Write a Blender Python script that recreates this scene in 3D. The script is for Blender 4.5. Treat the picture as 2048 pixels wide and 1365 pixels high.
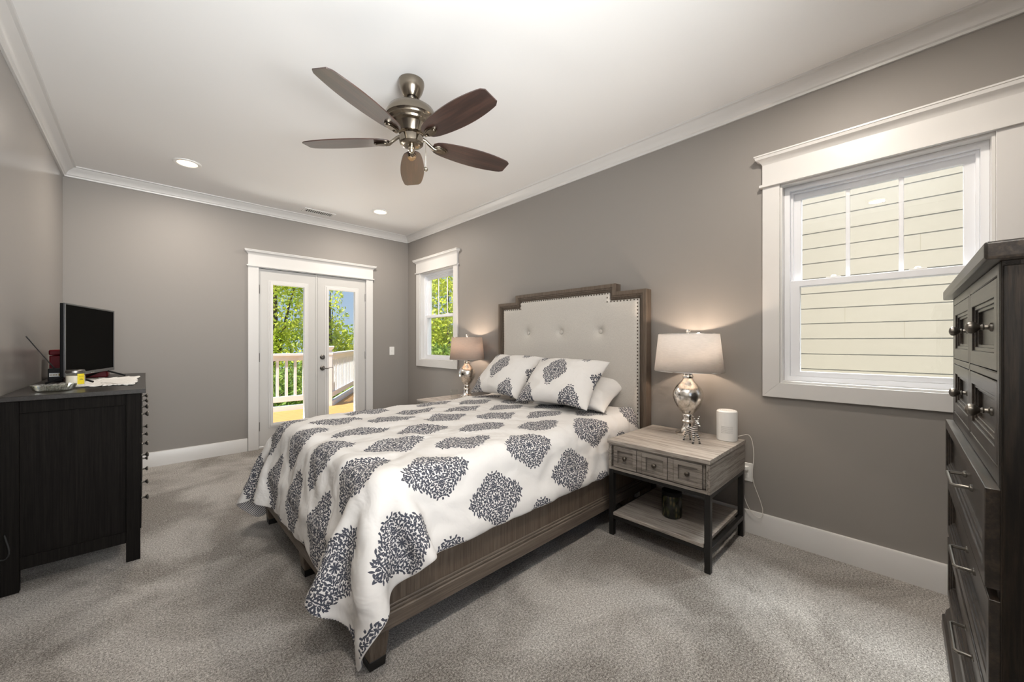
import bpy, bmesh, math, random
import numpy as np
from mathutils import Vector, Matrix, noise

random.seed(7)
PI = math.pi
sc = bpy.context.scene
COL = sc.collection
for _o in list(bpy.data.objects):
    bpy.data.objects.remove(_o)

# ---------------------------------------------------------------- camera, world, lights, exposure
FPX = 765.2                                   # focal length in pixels of the 2048x1365 frame
YAW = 43.82
cam_d = bpy.data.cameras.new('camera')
cam_d.sensor_fit = 'HORIZONTAL'
cam_d.sensor_width = 36.0
cam_d.lens = FPX / 2048 * 36.0
cam_d.shift_y = (684.5 - 682.5) / 2048
cam_d.clip_start = 0.05
cam_d.clip_end = 200
cam = bpy.data.objects.new('camera', cam_d)
COL.objects.link(cam)
cam.location = (0, 0, 1.205)
cam.rotation_euler = (math.radians(90), 0, math.radians(-YAW))
sc.camera = cam

sc.view_settings.view_transform = 'Standard'
sc.view_settings.look = 'None'
sc.view_settings.gamma = 1.0
sc.view_settings.use_curve_mapping = False
sc.view_settings.exposure = 0.56
sc.cycles.use_denoising = True
sc.cycles.max_bounces = 10
sc.cycles.diffuse_bounces = 6
sc.cycles.glossy_bounces = 4
sc.cycles.transparent_max_bounces = 12
sc.cycles.caustics_reflective = False
sc.cycles.caustics_refractive = False
sc.cycles.sample_clamp_indirect = 6.0

# room numbers (metres)
XR, XL, YB, YF, ZC = 2.766, -0.512, 5.07, -0.62, 2.725

world = bpy.data.worlds.new('world')
sc.world = world
world.use_nodes = True
wn = world.node_tree
wn.nodes.clear()
_out = wn.nodes.new('ShaderNodeOutputWorld')
_bg = wn.nodes.new('ShaderNodeBackground')
_tc = wn.nodes.new('ShaderNodeTexCoord')
_sep = wn.nodes.new('ShaderNodeSeparateXYZ')
_rmp = wn.nodes.new('ShaderNodeValToRGB')
wn.links.new(_tc.outputs['Generated'], _sep.inputs[0])
wn.links.new(_sep.outputs['Z'], _rmp.inputs[0])
_rmp.color_ramp.elements[0].position = 0.0
_rmp.color_ramp.elements[0].color = (0.62, 0.80, 1.0, 1)
_rmp.color_ramp.elements[1].position = 0.6
_rmp.color_ramp.elements[1].color = (0.22, 0.42, 0.95, 1)
wn.links.new(_rmp.outputs[0], _bg.inputs[0])
_bg.inputs['Strength'].default_value = 0.55
wn.links.new(_bg.outputs[0], _out.inputs[0])


def light(name, kind, loc, power, color=(1, 1, 1), rot=(0, 0, 0), **kw):
    d = bpy.data.lights.new(name, kind)
    d.energy = power
    d.color = color
    for k, v in kw.items():
        setattr(d, k, v)
    o = bpy.data.objects.new(name, d)
    COL.objects.link(o)
    o.location = loc
    o.rotation_euler = rot
    return o


def aim(o, d):
    o.rotation_euler = Vector(d).to_track_quat('-Z', 'Y').to_euler()


sun = light('sun', 'SUN', (0, 0, 20), 6.2, (1.0, 0.95, 0.86), angle=0.01)
aim(sun, (0.50, 0.22, -0.84))
# added fill lamp behind the camera, outside a window put in for it
o = light('rear_fill', 'AREA', (0.40, YF - 0.17, 1.56), 65, (0.97, 0.985, 1.0), shape='RECTANGLE', size=1.5, size_y=1.15, spread=math.radians(115))
aim(o, (0, 1, 0.42))
# added unseen lamp on the deck, imitating bounce off the boards onto the ceiling
o = light('deck_bounce_fill', 'AREA', (1.5, 5.80, 0.0), 85, (1.0, 0.96, 0.90), shape='RECTANGLE', size=1.7, size_y=0.8)
aim(o, (0, -0.55, 1))
# added lamp above view between the houses, brightens the left wall
o = light('house_gap_fill', 'AREA', (3.75, 0.14, 3.15), 150, (0.93, 0.97, 1.0), shape='RECTANGLE', size=1.2, size_y=0.9)
aim(o, (-1, 0, -0.62))
# sky light at the windows in view
for nm, lc, dr, sx, sy in (('daylight_east', (XR + 0.19, 0.14, 1.55), (-1, 0, 0), 0.8, 1.15),
                           ('daylight_east_small', (XR + 0.19, 4.315, 1.55), (-1, 0, 0), 0.8, 1.15),
                           ('daylight_door', (1.53, YB + 0.17, 1.06), (0, -1, 0), 1.1, 1.7)):
    o = light(nm, 'AREA', lc, 10, shape='RECTANGLE', size=sx, size_y=sy)
    o.data.cycles.is_portal = True
    aim(o, dr)

# ---------------------------------------------------------------- helpers


def nlink(nt, a, ao, b, bi):
    nt.links.new(a.outputs[ao], b.inputs[bi])


class N:
    """tiny node-graph writer"""

    def __init__(self, name, color=(0.8, 0.8, 0.8), rough=0.5, metal=0.0, spec=0.5):
        self.m = bpy.data.materials.new(name)
        self.m.use_nodes = True
        self.nt = self.m.node_tree
        self.b = self.nt.nodes['Principled BSDF']
        self.out = self.nt.nodes['Material Output']
        self.b.inputs['Base Color'].default_value = (*color, 1)
        self.b.inputs['Roughness'].default_value = rough
        self.b.inputs['Metallic'].default_value = metal
        self.b.inputs['Specular IOR Level'].default_value = spec
        self.m.diffuse_color = (*color, 1)

    def n(self, typ, **kw):
        x = self.nt.nodes.new('ShaderNode' + typ)
        for k, v in kw.items():
            setattr(x, k, v)
        return x

    def l(self, a, b):
        self.nt.links.new(a, b)

    def v(self, sock, val):
        if hasattr(val, 'is_output') or isinstance(val, bpy.types.NodeSocket):
            self.l(val, sock)
        else:
            sock.default_value = val

    def math(self, op, a, b=0.0, c=0.0, clamp=False):
        x = self.n('Math', operation=op, use_clamp=clamp)
        self.v(x.inputs[0], a)
        self.v(x.inputs[1], b)
        self.v(x.inputs[2], c)
        return x.outputs[0]

    def vmath(self, op, a, b=(0, 0, 0), c=(0, 0, 0)):
        x = self.n('VectorMath', operation=op)
        self.v(x.inputs[0], a)
        self.v(x.inputs[1], b)
        self.v(x.inputs[2], c)
        return x

    def coord(self, which='Object', scale=(1, 1, 1), loc=(0, 0, 0), rot=(0, 0, 0)):
        t = self.n('TexCoord')
        mp = self.n('Mapping')
        self.l(t.outputs[which], mp.inputs[0])
        mp.inputs['Scale'].default_value = scale
        mp.inputs['Location'].default_value = loc
        mp.inputs['Rotation'].default_value = rot
        return mp.outputs[0]

    def noise(self, co, scale, detail=2.0, rough=0.5, dist=0.0):
        x = self.n('TexNoise')
        self.l(co, x.inputs['Vector'])
        x.inputs['Scale'].default_value = scale
        x.inputs['Detail'].default_value = detail
        x.inputs['Roughness'].default_value = rough
        x.inputs['Distortion'].default_value = dist
        return x.outputs[0]

    def ramp(self, f, stops):
        x = self.n('ValToRGB')
        self.l(f, x.inputs[0])
        e = x.color_ramp.elements
        while len(e) < len(stops):
            e.new(0.5)
        for k, (p, c) in enumerate(stops):
            e[k].position = p
            e[k].color = (*c, 1)
        return x.outputs[0]

    def mix(self, f, a, b):
        x = self.n('Mix', data_type='RGBA')
        self.v(x.inputs[0], f)
        for i, q in ((6, a), (7, b)):
            if isinstance(q, tuple):
                x.inputs[i].default_value = (*q, 1)
            else:
                self.l(q, x.inputs[i])
        return x.outputs[2]

    def color(self, s):
        self.l(s, self.b.inputs['Base Color'])

    def bump(self, h, strength=0.3, dist=0.01):
        x = self.n('Bump')
        x.inputs['Strength'].default_value = strength
        x.inputs['Distance'].default_value = dist
        self.l(h, x.inputs['Height'])
        self.l(x.outputs[0], self.b.inputs['Normal'])
        return x


def srgb(r, g, b):
    f = lambda c: (c / 255 / 12.92) if c <= 10 else ((c / 255 + 0.055) / 1.055) ** 2.4
    return (f(r), f(g), f(b))


M = {}


def plain(name, color, rough=0.5, metal=0.0, spec=0.5):
    M[name] = N(name, color, rough, metal, spec).m


def wood(name, stops, axis, scale=1.0, rough=0.5, bump=0.25, stretch=22, spec=0.4):
    """grain runs along the given axis of the part"""
    w = N(name, rough=rough, spec=spec)
    s = [stretch, stretch, stretch]
    s[axis] = 1.0
    co = w.coord('Object', tuple(q * scale for q in s))
    a = w.noise(co, 2.2, 5.0, 0.6, 0.7)
    b = w.noise(co, 9.0, 3.0, 0.7, 0.2)
    f = w.math('MULTIPLY_ADD', b, 0.45, w.math('MULTIPLY', a, 0.62))
    w.color(w.ramp(f, stops))
    w.bump(f, bump, 0.004)
    M[name] = w.m


# wall paint with a faint roller texture
def paint(name, color, rough, spec=0.5, bump=0.04):
    w = N(name, color, rough, 0, spec)
    co = w.coord('Object')
    w.bump(w.noise(co, 350, 2), bump, 0.002)
    M[name] = w.m


paint('wall_paint', (0.264, 0.244, 0.228), 0.55, 0.4)
paint('wall_paint_satin', (0.272, 0.254, 0.236), 0.24, 0.6)
paint('ceiling_paint', (0.82, 0.81, 0.80), 0.75, 0.3)
paint('trim_white', (0.645, 0.632, 0.62), 0.33, 0.5, 0.0)
plain('vinyl_white', (0.78, 0.79, 0.82), 0.35)
plain('door_white', (0.55, 0.538, 0.522), 0.33)
plain('plastic_white', (0.82, 0.81, 0.79), 0.35)
plain('black_metal', (0.018, 0.017, 0.016), 0.42, 0.3)
plain('black_plastic', (0.004, 0.004, 0.0045), 0.5, 0, 0.15)
plain('cable_gap_dark', (0.01, 0.01, 0.01), 0.7)  # cable black, also used for shade in the door gaps
plain('screen_black', (0.001, 0.001, 0.001), 0.6, 0, 0.02)
plain('grey_bezel', (0.11, 0.11, 0.115), 0.35, 0.5)
plain('steel', (0.55, 0.53, 0.50), 0.28, 1.0)
plain('bronze_knob', (0.10, 0.085, 0.07), 0.33, 0.9)
plain('pewter', (0.20, 0.185, 0.165), 0.35, 0.95)
plain('chrome', (0.80, 0.79, 0.77), 0.12, 1.0)
plain('nickel_dark', (0.17, 0.16, 0.15), 0.35, 1.0)
plain('nickel_polished', (0.62, 0.56, 0.46), 0.13, 1.0)
plain('red_tin', (0.10, 0.003, 0.007), 0.4, 0, 0.12)
plain('yellow_label', (0.80, 0.62, 0.02), 0.5)
plain('label_ink', (0.20, 0.13, 0.02), 0.6)
plain('sticker_white', (0.62, 0.62, 0.60), 0.5)
plain('wax', (0.80, 0.72, 0.60), 0.5)
plain('rail_white', (0.74, 0.735, 0.75), 0.45)
plain('deck_board', (0.62, 0.33, 0.11), 0.6)
plain('white_cord', (0.75, 0.72, 0.68), 0.45)
plain('bark', (0.10, 0.075, 0.05), 0.9)
plain('lawn_green', (0.10, 0.20, 0.04), 0.9)
plain('roof_shingle', (0.09, 0.085, 0.08), 0.9)
plain('zebra_dark', (0.03, 0.03, 0.03), 0.4)
plain('piping', (0.62, 0.58, 0.52), 0.8)
plain('nailhead', (0.10, 0.085, 0.07), 0.35, 0.9)

_w = N('siding_cream', (0.385, 0.345, 0.275), 0.6)
_w.bump(_w.noise(_w.coord('Object', (1, 3, 18)), 30, 3), 0.06, 0.003)
M['siding_cream'] = _w.m

# glass panes: sees through, mirrors a little
def glass(name, tint=(1, 1, 1), ior=1.5, extra=0.0):
    w = N(name)
    w.nt.nodes.remove(w.b)
    t = w.n('BsdfTransparent')
    t.inputs[0].default_value = (*tint, 1)
    g = w.n('BsdfGlossy')
    g.inputs['Roughness'].default_value = 0.0
    f = w.n('Fresnel')
    f.inputs[0].default_value = ior
    mx = w.n('MixShader')
    geo = w.n('NewGeometry')
    front = w.math('SUBTRACT', 1.0, geo.outputs['Backfacing'])
    w.l(w.math('MULTIPLY', w.math('ADD', f.outputs[0], extra), front, 0, True), mx.inputs[0])
    w.l(t.outputs[0], mx.inputs[1])
    w.l(g.outputs[0], mx.inputs[2])
    w.l(mx.outputs[0], w.out.inputs[0])
    M[name] = w.m


glass('pane_glass', (0.98, 0.99, 0.98), 1.5, 0.05)
glass('thin_glass', (0.985, 0.99, 0.985), 1.35)
glass('crystal', (0.88, 0.89, 0.84), 1.9, 0.25)


def emit(name, color, strength):
    w = N(name)
    w.nt.nodes.remove(w.b)
    e = w.n('Emission')
    e.inputs[0].default_value = (*color, 1)
    e.inputs[1].default_value = strength
    w.l(e.outputs[0], w.out.inputs[0])
    M[name] = w.m


emit('lamp_glow', (1.0, 0.76, 0.48), 4.5)
emit('bulb_glow', (1.0, 0.78, 0.55), 8.0)

# carpet
_w = N('carpet', rough=0.95, spec=0.1)
co = _w.coord('Object')
fib = _w.noise(co, 300, 3, 0.7)
fib2 = _w.noise(co, 120, 2, 0.6)
spk = _w.math('MULTIPLY_ADD', fib2, 0.35, _w.math('MULTIPLY', fib, 0.65))
pile = _w.noise(co, 1.5, 4, 0.6, 0.5)
c1 = _w.ramp(spk, [(0.38, (0.085, 0.075, 0.066)), (0.50, (0.30, 0.275, 0.25)), (0.61, (0.66, 0.62, 0.575))])
c2 = _w.ramp(spk, [(0.38, (0.18, 0.165, 0.148)), (0.50, (0.53, 0.50, 0.465)), (0.61, (0.92, 0.89, 0.85))])
_w.color(_w.mix(_w.ramp(pile, [(0.42, (0, 0, 0)), (0.58, (1, 1, 1))]), c1, c2))
_w.bump(spk, 0.9, 0.012)
M['carpet'] = _w.m

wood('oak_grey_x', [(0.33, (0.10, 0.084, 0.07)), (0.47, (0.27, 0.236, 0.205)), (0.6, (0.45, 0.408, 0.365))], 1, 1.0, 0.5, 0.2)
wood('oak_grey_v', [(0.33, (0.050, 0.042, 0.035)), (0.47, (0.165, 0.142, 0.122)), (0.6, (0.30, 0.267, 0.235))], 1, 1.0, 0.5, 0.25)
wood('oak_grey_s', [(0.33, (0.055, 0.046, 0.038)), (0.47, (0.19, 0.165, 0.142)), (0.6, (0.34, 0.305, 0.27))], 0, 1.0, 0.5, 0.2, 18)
wood('bed_wood_v', [(0.33, (0.055, 0.039, 0.028)), (0.5, (0.095, 0.070, 0.052)), (0.68, (0.15, 0.118, 0.09))], 2, 1.0, 0.5, 0.2, 38)
wood('bed_wood_x', [(0.33, (0.065, 0.049, 0.037)), (0.5, (0.115, 0.09, 0.07)), (0.68, (0.18, 0.147, 0.118))], 0, 1.0, 0.5, 0.15, 55)
wood('bed_wood_y', [(0.35, (0.05, 0.036, 0.026)), (0.5, (0.10, 0.075, 0.056)), (0.64, (0.20, 0.165, 0.13))], 1, 1.0, 0.45, 0.3, 30)
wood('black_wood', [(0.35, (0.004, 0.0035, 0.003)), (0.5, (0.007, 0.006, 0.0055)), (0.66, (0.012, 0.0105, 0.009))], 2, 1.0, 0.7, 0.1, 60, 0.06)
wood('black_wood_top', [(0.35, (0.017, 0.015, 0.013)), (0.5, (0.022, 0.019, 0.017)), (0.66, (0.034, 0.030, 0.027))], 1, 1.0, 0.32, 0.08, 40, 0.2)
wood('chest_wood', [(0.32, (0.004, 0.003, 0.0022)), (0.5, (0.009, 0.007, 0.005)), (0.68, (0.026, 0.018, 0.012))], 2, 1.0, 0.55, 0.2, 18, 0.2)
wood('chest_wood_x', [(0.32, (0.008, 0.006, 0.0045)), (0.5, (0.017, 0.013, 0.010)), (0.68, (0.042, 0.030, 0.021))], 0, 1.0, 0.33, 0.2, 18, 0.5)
wood('blade_wood', [(0.33, (0.012, 0.006, 0.005)), (0.5, (0.030, 0.012, 0.009)), (0.66, (0.065, 0.028, 0.02))], 0, 1.0, 0.28, 0.0, 14, 1.0)


# cloth helpers
def weave(name, color, rough=0.9, scale=260, bump=0.25, tone=0.06):
    w = N(name, color, rough, 0, 0.15)
    a = w.noise(w.coord('Object', (1, 1, 9)), scale * 0.35, 2)
    b = w.noise(w.coord('Object', (9, 9, 1)), scale * 0.35, 2)
    f = w.math('ADD', a, b)
    k = tuple(c * (1 - tone * 2.4) for c in color)
    k2 = tuple(min(1, c * (1 + tone * 1.4)) for c in color)
    w.color(w.ramp(w.math('MULTIPLY', f, 0.5), [(0.35, k), (0.65, k2)]))
    w.bump(f, bump, 0.002)
    M[name] = w.m
    return w


weave('linen_headboard', (0.54, 0.51, 0.47), 0.85)
weave('white_cotton', (0.67, 0.65, 0.63), 0.85, 260, 0.1, 0.02)
weave('runner_cloth', (0.78, 0.76, 0.73), 0.9, 300, 0.4, 0.05)


def shade_cloth(name, color):
    w = N(name)
    w.nt.nodes.remove(w.b)
    a = w.noise(w.coord('Object', (4, 4, 60)), 8, 3)
    d = w.n('BsdfDiffuse')
    t = w.n('BsdfTranslucent')
    cc = w.ramp(a, [(0.35, tuple(c * 0.9 for c in color)), (0.65, color)])
    w.l(cc, d.inputs[0])
    w.l(cc, t.inputs[0])
    mx = w.n('MixShader')
    mx.inputs[0].default_value = 0.31
    w.l(d.outputs[0], mx.inputs[1])
    w.l(t.outputs[0], mx.inputs[2])
    w.l(mx.outputs[0], w.out.inputs[0])
    M[name] = w.m


shade_cloth('shade_linen', (0.80, 0.765, 0.735))
shade_cloth('shade_linen_tan', (0.56, 0.47, 0.41))

# brushed / mercury metals
_w = N('mercury_glass', (0.80, 0.755, 0.70), 0.2, 1.0)
_f = _w.noise(_w.coord('Object'), 60, 4, 0.7)
_w.color(_w.ramp(_f, [(0.38, (0.60, 0.56, 0.51)), (0.52, (0.86, 0.82, 0.77)), (0.7, (0.94, 0.91, 0.87))]))
M['mercury_glass'] = _w.m
_w = N('fan_metal', (0.27, 0.235, 0.19), 0.2, 1.0)
M['fan_metal'] = _w.m
_w = N('zebra_silver', rough=0.3, metal=0.7)
_v = _w.n('TexWave', wave_type='BANDS', bands_direction='Z')
_w.l(_w.coord('Object', (1, 1, 1)), _v.inputs['Vector'])
_v.inputs['Scale'].default_value = 26
_v.inputs['Distortion'].default_value = 2.0
_w.color(_w.ramp(_v.outputs[0], [(0.38, (0.05, 0.05, 0.05)), (0.52, (0.78, 0.76, 0.73))]))
M['zebra_silver'] = _w.m
_w = N('camo_print', rough=0.25)
_f = _w.n('TexVoronoi')
_w.l(_w.coord('Object', (1, 1, 0.35)), _f.inputs['Vector'])
_f.inputs['Scale'].default_value = 55
_w.color(_w.ramp(_f.outputs['Distance'], [(0.15, (0.10, 0.075, 0.03)), (0.35, (0.03, 0.035, 0.015)), (0.7, (0.008, 0.008, 0.006))]))
M['camo_print'] = _w.m


# printed medallion cotton (motifs laid on the cloth's own UVs, in metres)
def medallion_cloth(name, cx, cy, per=(0.56, 0.385), half=(0.172, 0.125), base=(0.665, 0.645, 0.625), wr=True):
    w = N(name, base, 0.85, 0, 0.15)
    uv = w.n('UVMap').outputs[0]

    def wrap(ox, oy):
        q = w.vmath('SUBTRACT', uv, (ox, oy, 0)).outputs[0]
        z = w.n('VectorMath', operation='WRAP')
        w.l(q, z.inputs[0])
        z.inputs[1].default_value = (per[0] / 2, per[1] / 2, 1)
        z.inputs[2].default_value = (-per[0] / 2, -per[1] / 2, -1)
        return w.vmath('ABSOLUTE', z.outputs[0]).outputs[0]

    def inside(p, k=1.0):
        s = w.n('SeparateXYZ')
        w.l(p, s.inputs[0])
        a = w.math('POWER', w.math('DIVIDE', w.math('ABSOLUTE', s.outputs[0]), half[0] * k), 1.2)
        b = w.math('POWER', w.math('DIVIDE', w.math('ABSOLUTE', s.outputs[1]), half[1] * k), 1.2)
        return w.math('ADD', a, b)

    pa = wrap(cx, cy)
    pb = wrap(cx + per[0] / 2, cy + per[1] / 2)
    sel = w.math('LESS_THAN', inside(pb), inside(pa))
    mv = w.n('Mix', data_type='VECTOR')
    w.l(sel, mv.inputs[0])
    w.l(pa, mv.inputs[4])
    w.l(pb, mv.inputs[5])
    p = mv.outputs[1]
    # gentle swirl so leaves flow
    ink = None
    for scale, L, W, seed, lim in ((66.0, 0.0115, 0.0038, 3.1, 1.0), (100.0, 0.0072, 0.0026, 11.7, 0.93)):
        vo = w.n('TexVoronoi', voronoi_dimensions='2D', feature='F1')
        pv = w.vmath('ADD', p, (seed, seed * 0.7, 0)).outputs[0]
        w.l(pv, vo.inputs['Vector'])
        vo.inputs['Scale'].default_value = scale
        vo.inputs['Randomness'].default_value = 0.75
        pos = vo.outputs['Position']
        rel = w.vmath('SUBTRACT', pv, pos).outputs[0]
        cen = w.vmath('SUBTRACT', pos, (seed, seed * 0.7, 0)).outputs[0]
        sc_ = w.n('SeparateColor')
        w.l(vo.outputs['Color'], sc_.inputs[0])
        ang = w.math('MULTIPLY', sc_.outputs[0], 6.283)
        rot = w.n('VectorRotate', rotation_type='Z_AXIS')
        w.l(rel, rot.inputs['Vector'])
        w.l(ang, rot.inputs['Angle'])
        s = w.n('SeparateXYZ')
        w.l(rot.outputs[0], s.inputs[0])
        t = w.math('DIVIDE', s.outputs[0], L)
        prof = w.math('MULTIPLY', w.math('SUBTRACT', 1.0, w.math('MULTIPLY', t, t)), W)
        leaf = w.math('LESS_THAN', w.math('ABSOLUTE', s.outputs[1]), prof)
        keep = w.math('LESS_THAN', inside(cen), lim)
        lf = w.math('MULTIPLY', leaf, keep)
        ink = lf if ink is None else w.math('MAXIMUM', ink, lf)
    # eight-petal flower in the middle
    s = w.n('SeparateXYZ')
    w.l(p, s.inputs[0])
    r = w.math('SQRT', w.math('ADD', w.math('MULTIPLY', s.outputs[0], s.outputs[0]), w.math('MULTIPLY', s.outputs[1], s.outputs[1])))
    th = w.math('ARCTAN2', s.outputs[1], s.outputs[0])
    pet = w.math('MULTIPLY_ADD', w.math('ABSOLUTE', w.math('COSINE', w.math('MULTIPLY', th, 4.0))), 0.016, 0.007)
    fl = w.math('LESS_THAN', r, pet)
    halo = w.math('GREATER_THAN', r, w.math('ADD', pet, 0.004))
    ink = w.math('MAXIMUM', w.math('MULTIPLY', ink, halo), fl)
    w.color(w.mix(ink, base, (0.062, 0.066, 0.085)))
    if wr:
        co = w.coord('UV')
        h = w.noise(co, 9, 3, 0.5, 0.6)
        h2 = w.noise(co, 3.2, 2, 0.5, 1.2)
        w.bump(w.math('MULTIPLY_ADD', h2, 1.3, w.math('MULTIPLY', h, 0.6)), 0.55, 0.03)
    M[name] = w.m


medallion_cloth('duvet_print', 0.94, 1.42)
medallion_cloth('sham_print', 0.30, 0.28, per=(0.40, 0.56), half=(0.108, 0.160))
_w = N('striped_cotton', rough=0.85, spec=0.15)
_v = _w.n('TexWave', wave_type='BANDS', bands_direction='Y')
_w.l(_w.coord('UV'), _v.inputs['Vector'])
_v.inputs['Scale'].default_value = 26
_w.color(_w.ramp(_v.outputs[0], [(0.42, (0.75, 0.73, 0.70)), (0.56, (0.13, 0.13, 0.15))]))
M['striped_cotton'] = _w.m


# leaves of the trees
def leaf_mat(name, a, b, c):
    w = N(name, a, 0.55, 0, 0.3)
    r = w.noise(w.coord('Object'), 3.1, 2)
    w.color(w.ramp(r, [(0.35, a), (0.5, b), (0.66, c)]))
    w.b.inputs['Transmission Weight'].default_value = 0.0
    t = w.n('BsdfTranslucent')
    t.inputs[0].default_value = (*c, 1)
    mx = w.n('MixShader')
    mx.inputs[0].default_value = 0.3
    w.l(w.b.outputs[0], mx.inputs[1])
    w.l(t.outputs[0], mx.inputs[2])
    w.l(mx.outputs[0], w.out.inputs[0])
    M[name] = w.m


leaf_mat('leaf_light', (0.26, 0.38, 0.03), (0.56, 0.63, 0.06), (0.86, 0.86, 0.18))
leaf_mat('leaf_dark', (0.08, 0.16, 0.03), (0.20, 0.32, 0.05), (0.40, 0.50, 0.10))


class MB:
    """collects shapes into one mesh"""

    def __init__(self):
        self.bm = bmesh.new()

    def box(self, x0, x1, y0, y1, z0, z1):
        v = [self.bm.verts.new(p) for p in ((x0, y0, z0), (x1, y0, z0), (x1, y1, z0), (x0, y1, z0),
                                             (x0, y0, z1), (x1, y0, z1), (x1, y1, z1), (x0, y1, z1))]
        for f in ((3, 2, 1, 0), (4, 5, 6, 7), (0, 1, 5, 4), (1, 2, 6, 5), (2, 3, 7, 6), (3, 0, 4, 7)):
            self.bm.faces.new([v[i] for i in f])
        return self

    def taper(self, c0, s0, c1, s1):
        """square post from centre c0 (half sizes s0) to c1 (s1)"""
        v = []
        for c, s in ((c0, s0), (c1, s1)):
            for dx, dy in ((-1, -1), (1, -1), (1, 1), (-1, 1)):
                v.append(self.bm.verts.new((c[0] + dx * s[0], c[1] + dy * s[1], c[2])))
        for f in ((3, 2, 1, 0), (4, 5, 6, 7), (0, 1, 5, 4), (1, 2, 6, 5), (2, 3, 7, 6), (3, 0, 4, 7)):
            self.bm.faces.new([v[i] for i in f])
        return self

    def tube(self, pts, rad, seg=10, caps=True):
        pts = [Vector(p) for p in pts]
        if not hasattr(rad, '__len__'):
            rad = [rad] * len(pts)
        rings = []
        up = None
        for i, p in enumerate(pts):
            a = pts[max(0, i - 1)]
            b = pts[min(len(pts) - 1, i + 1)]
            t = (b - a).normalized()
            if up is None:
                up = Vector((0, 0, 1)) if abs(t.z) < 0.9 else Vector((1, 0, 0))
            s = t.cross(up).normalized()
            up = s.cross(t).normalized()
            rings.append([self.bm.verts.new(p + (s * math.cos(2 * PI * k / seg) + up * math.sin(2 * PI * k / seg)) * rad[i]) for k in range(seg)])
        for a, b in zip(rings, rings[1:]):
            for k in range(seg):
                self.bm.faces.new((a[k], a[(k + 1) % seg], b[(k + 1) % seg], b[k]))
        if caps:
            self.bm.faces.new(rings[0][::-1])
            self.bm.faces.new(rings[-1])
        return self

    def lathe(self, prof, c=(0, 0, 0), seg=32, ax=(1, 1), caps=True, axis='z'):
        rings = []
        for r, z in prof:
            ring = []
            for k in range(seg):
                a = 2 * PI * k / seg
                p = (r * ax[0] * math.cos(a), r * ax[1] * math.sin(a), z)
                if axis == 'x':
                    p = (p[2], p[0], p[1])
                elif axis == 'y':
                    p = (p[1], p[2], p[0])
                ring.append(self.bm.verts.new((c[0] + p[0], c[1] + p[1], c[2] + p[2])))
            rings.append(ring)
        for a, b in zip(rings, rings[1:]):
            for k in range(seg):
                self.bm.faces.new((a[k], a[(k + 1) % seg], b[(k + 1) % seg], b[k]))
        if caps:
            self.bm.faces.new(rings[0][::-1])
            self.bm.faces.new(rings[-1])
        return self

    def prism(self, poly, a, b, fn):
        """poly of (u,v); fn(u,v,w)->xyz; solid between w=a and w=b"""
        A = [self.bm.verts.new(fn(u, v, a)) for u, v in poly]
        B = [self.bm.verts.new(fn(u, v, b)) for u, v in poly]
        n = len(poly)
        for k in range(n):
            self.bm.faces.new((A[k], A[(k + 1) % n], B[(k + 1) % n], B[k]))
        self.bm.faces.new(A[::-1])
        self.bm.faces.new(B)
        return self

    def ring(self, outer, inner, a, b, fn):
        """frame between two outlines with the same number of points"""
        n = len(outer)
        V = [[self.bm.verts.new(fn(u, v, w)) for u, v in poly] for poly, w in ((outer, a), (inner, a), (outer, b), (inner, b))]
        for k in range(n):
            j = (k + 1) % n
            self.bm.faces.new((V[0][k], V[0][j], V[1][j], V[1][k]))
            self.bm.faces.new((V[2][k], V[3][k], V[3][j], V[2][j]))
            self.bm.faces.new((V[0][k], V[2][k], V[2][j], V[0][j]))
            self.bm.faces.new((V[1][k], V[1][j], V[3][j], V[3][k]))
        return self

    def ball(self, c, r, seg=16, sq=(1, 1, 1)):
        m = Matrix.Translation(c) @ Matrix.Diagonal((sq[0], sq[1], sq[2], 1))
        bmesh.ops.create_uvsphere(self.bm, u_segments=seg, v_segments=max(6, seg // 2), radius=r, matrix=m)
        return self

    def build(self, name, mat, parent=None, bevel=0.0, smooth=35, seg=2, sub=0):
        bmesh.ops.recalc_face_normals(self.bm, faces=self.bm.faces)
        me = bpy.data.meshes.new(name)
        self.bm.to_mesh(me)
        self.bm.free()
        return link(name, me, mat, parent, bevel, smooth, seg, sub)


def link(name, me, mat, parent=None, bevel=0.0, smooth=35, seg=2, sub=0):
    if mat:
        me.materials.append(M[mat])
    if smooth:
        me.polygons.foreach_set('use_smooth', [True] * len(me.polygons))
        if smooth < 180:
            me.set_sharp_from_angle(angle=math.radians(smooth))
    ob = bpy.data.objects.new(name, me)
    COL.objects.link(ob)
    if parent:
        ob.parent = parent
    if bevel:
        md = ob.modifiers.new('soft_edges', 'BEVEL')
        md.width = bevel
        md.segments = seg
        md.limit_method = 'ANGLE'
        md.angle_limit = math.radians(40)
    if sub:
        md = ob.modifiers.new('smooth', 'SUBSURF')
        md.levels = md.render_levels = sub
    return ob


def tag(o, label, cat, group=None, kind=None):
    o['label'] = label
    o['category'] = cat
    if group:
        o['group'] = group
    if kind:
        o['kind'] = kind
    return o


def thing(name, label, cat, loc=(0, 0, 0), rotz=0.0, group=None, kind=None):
    o = bpy.data.objects.new(name, None)
    o.empty_display_size = 0.1
    COL.objects.link(o)
    o.location = loc
    o.rotation_euler = (0, 0, rotz)
    return tag(o, label, cat, group, kind)


def copy_tree(o, parent=None):
    c = o.copy()
    COL.objects.link(c)
    c.parent = parent
    for ch in o.children:
        copy_tree(ch, c)
    return c


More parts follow.
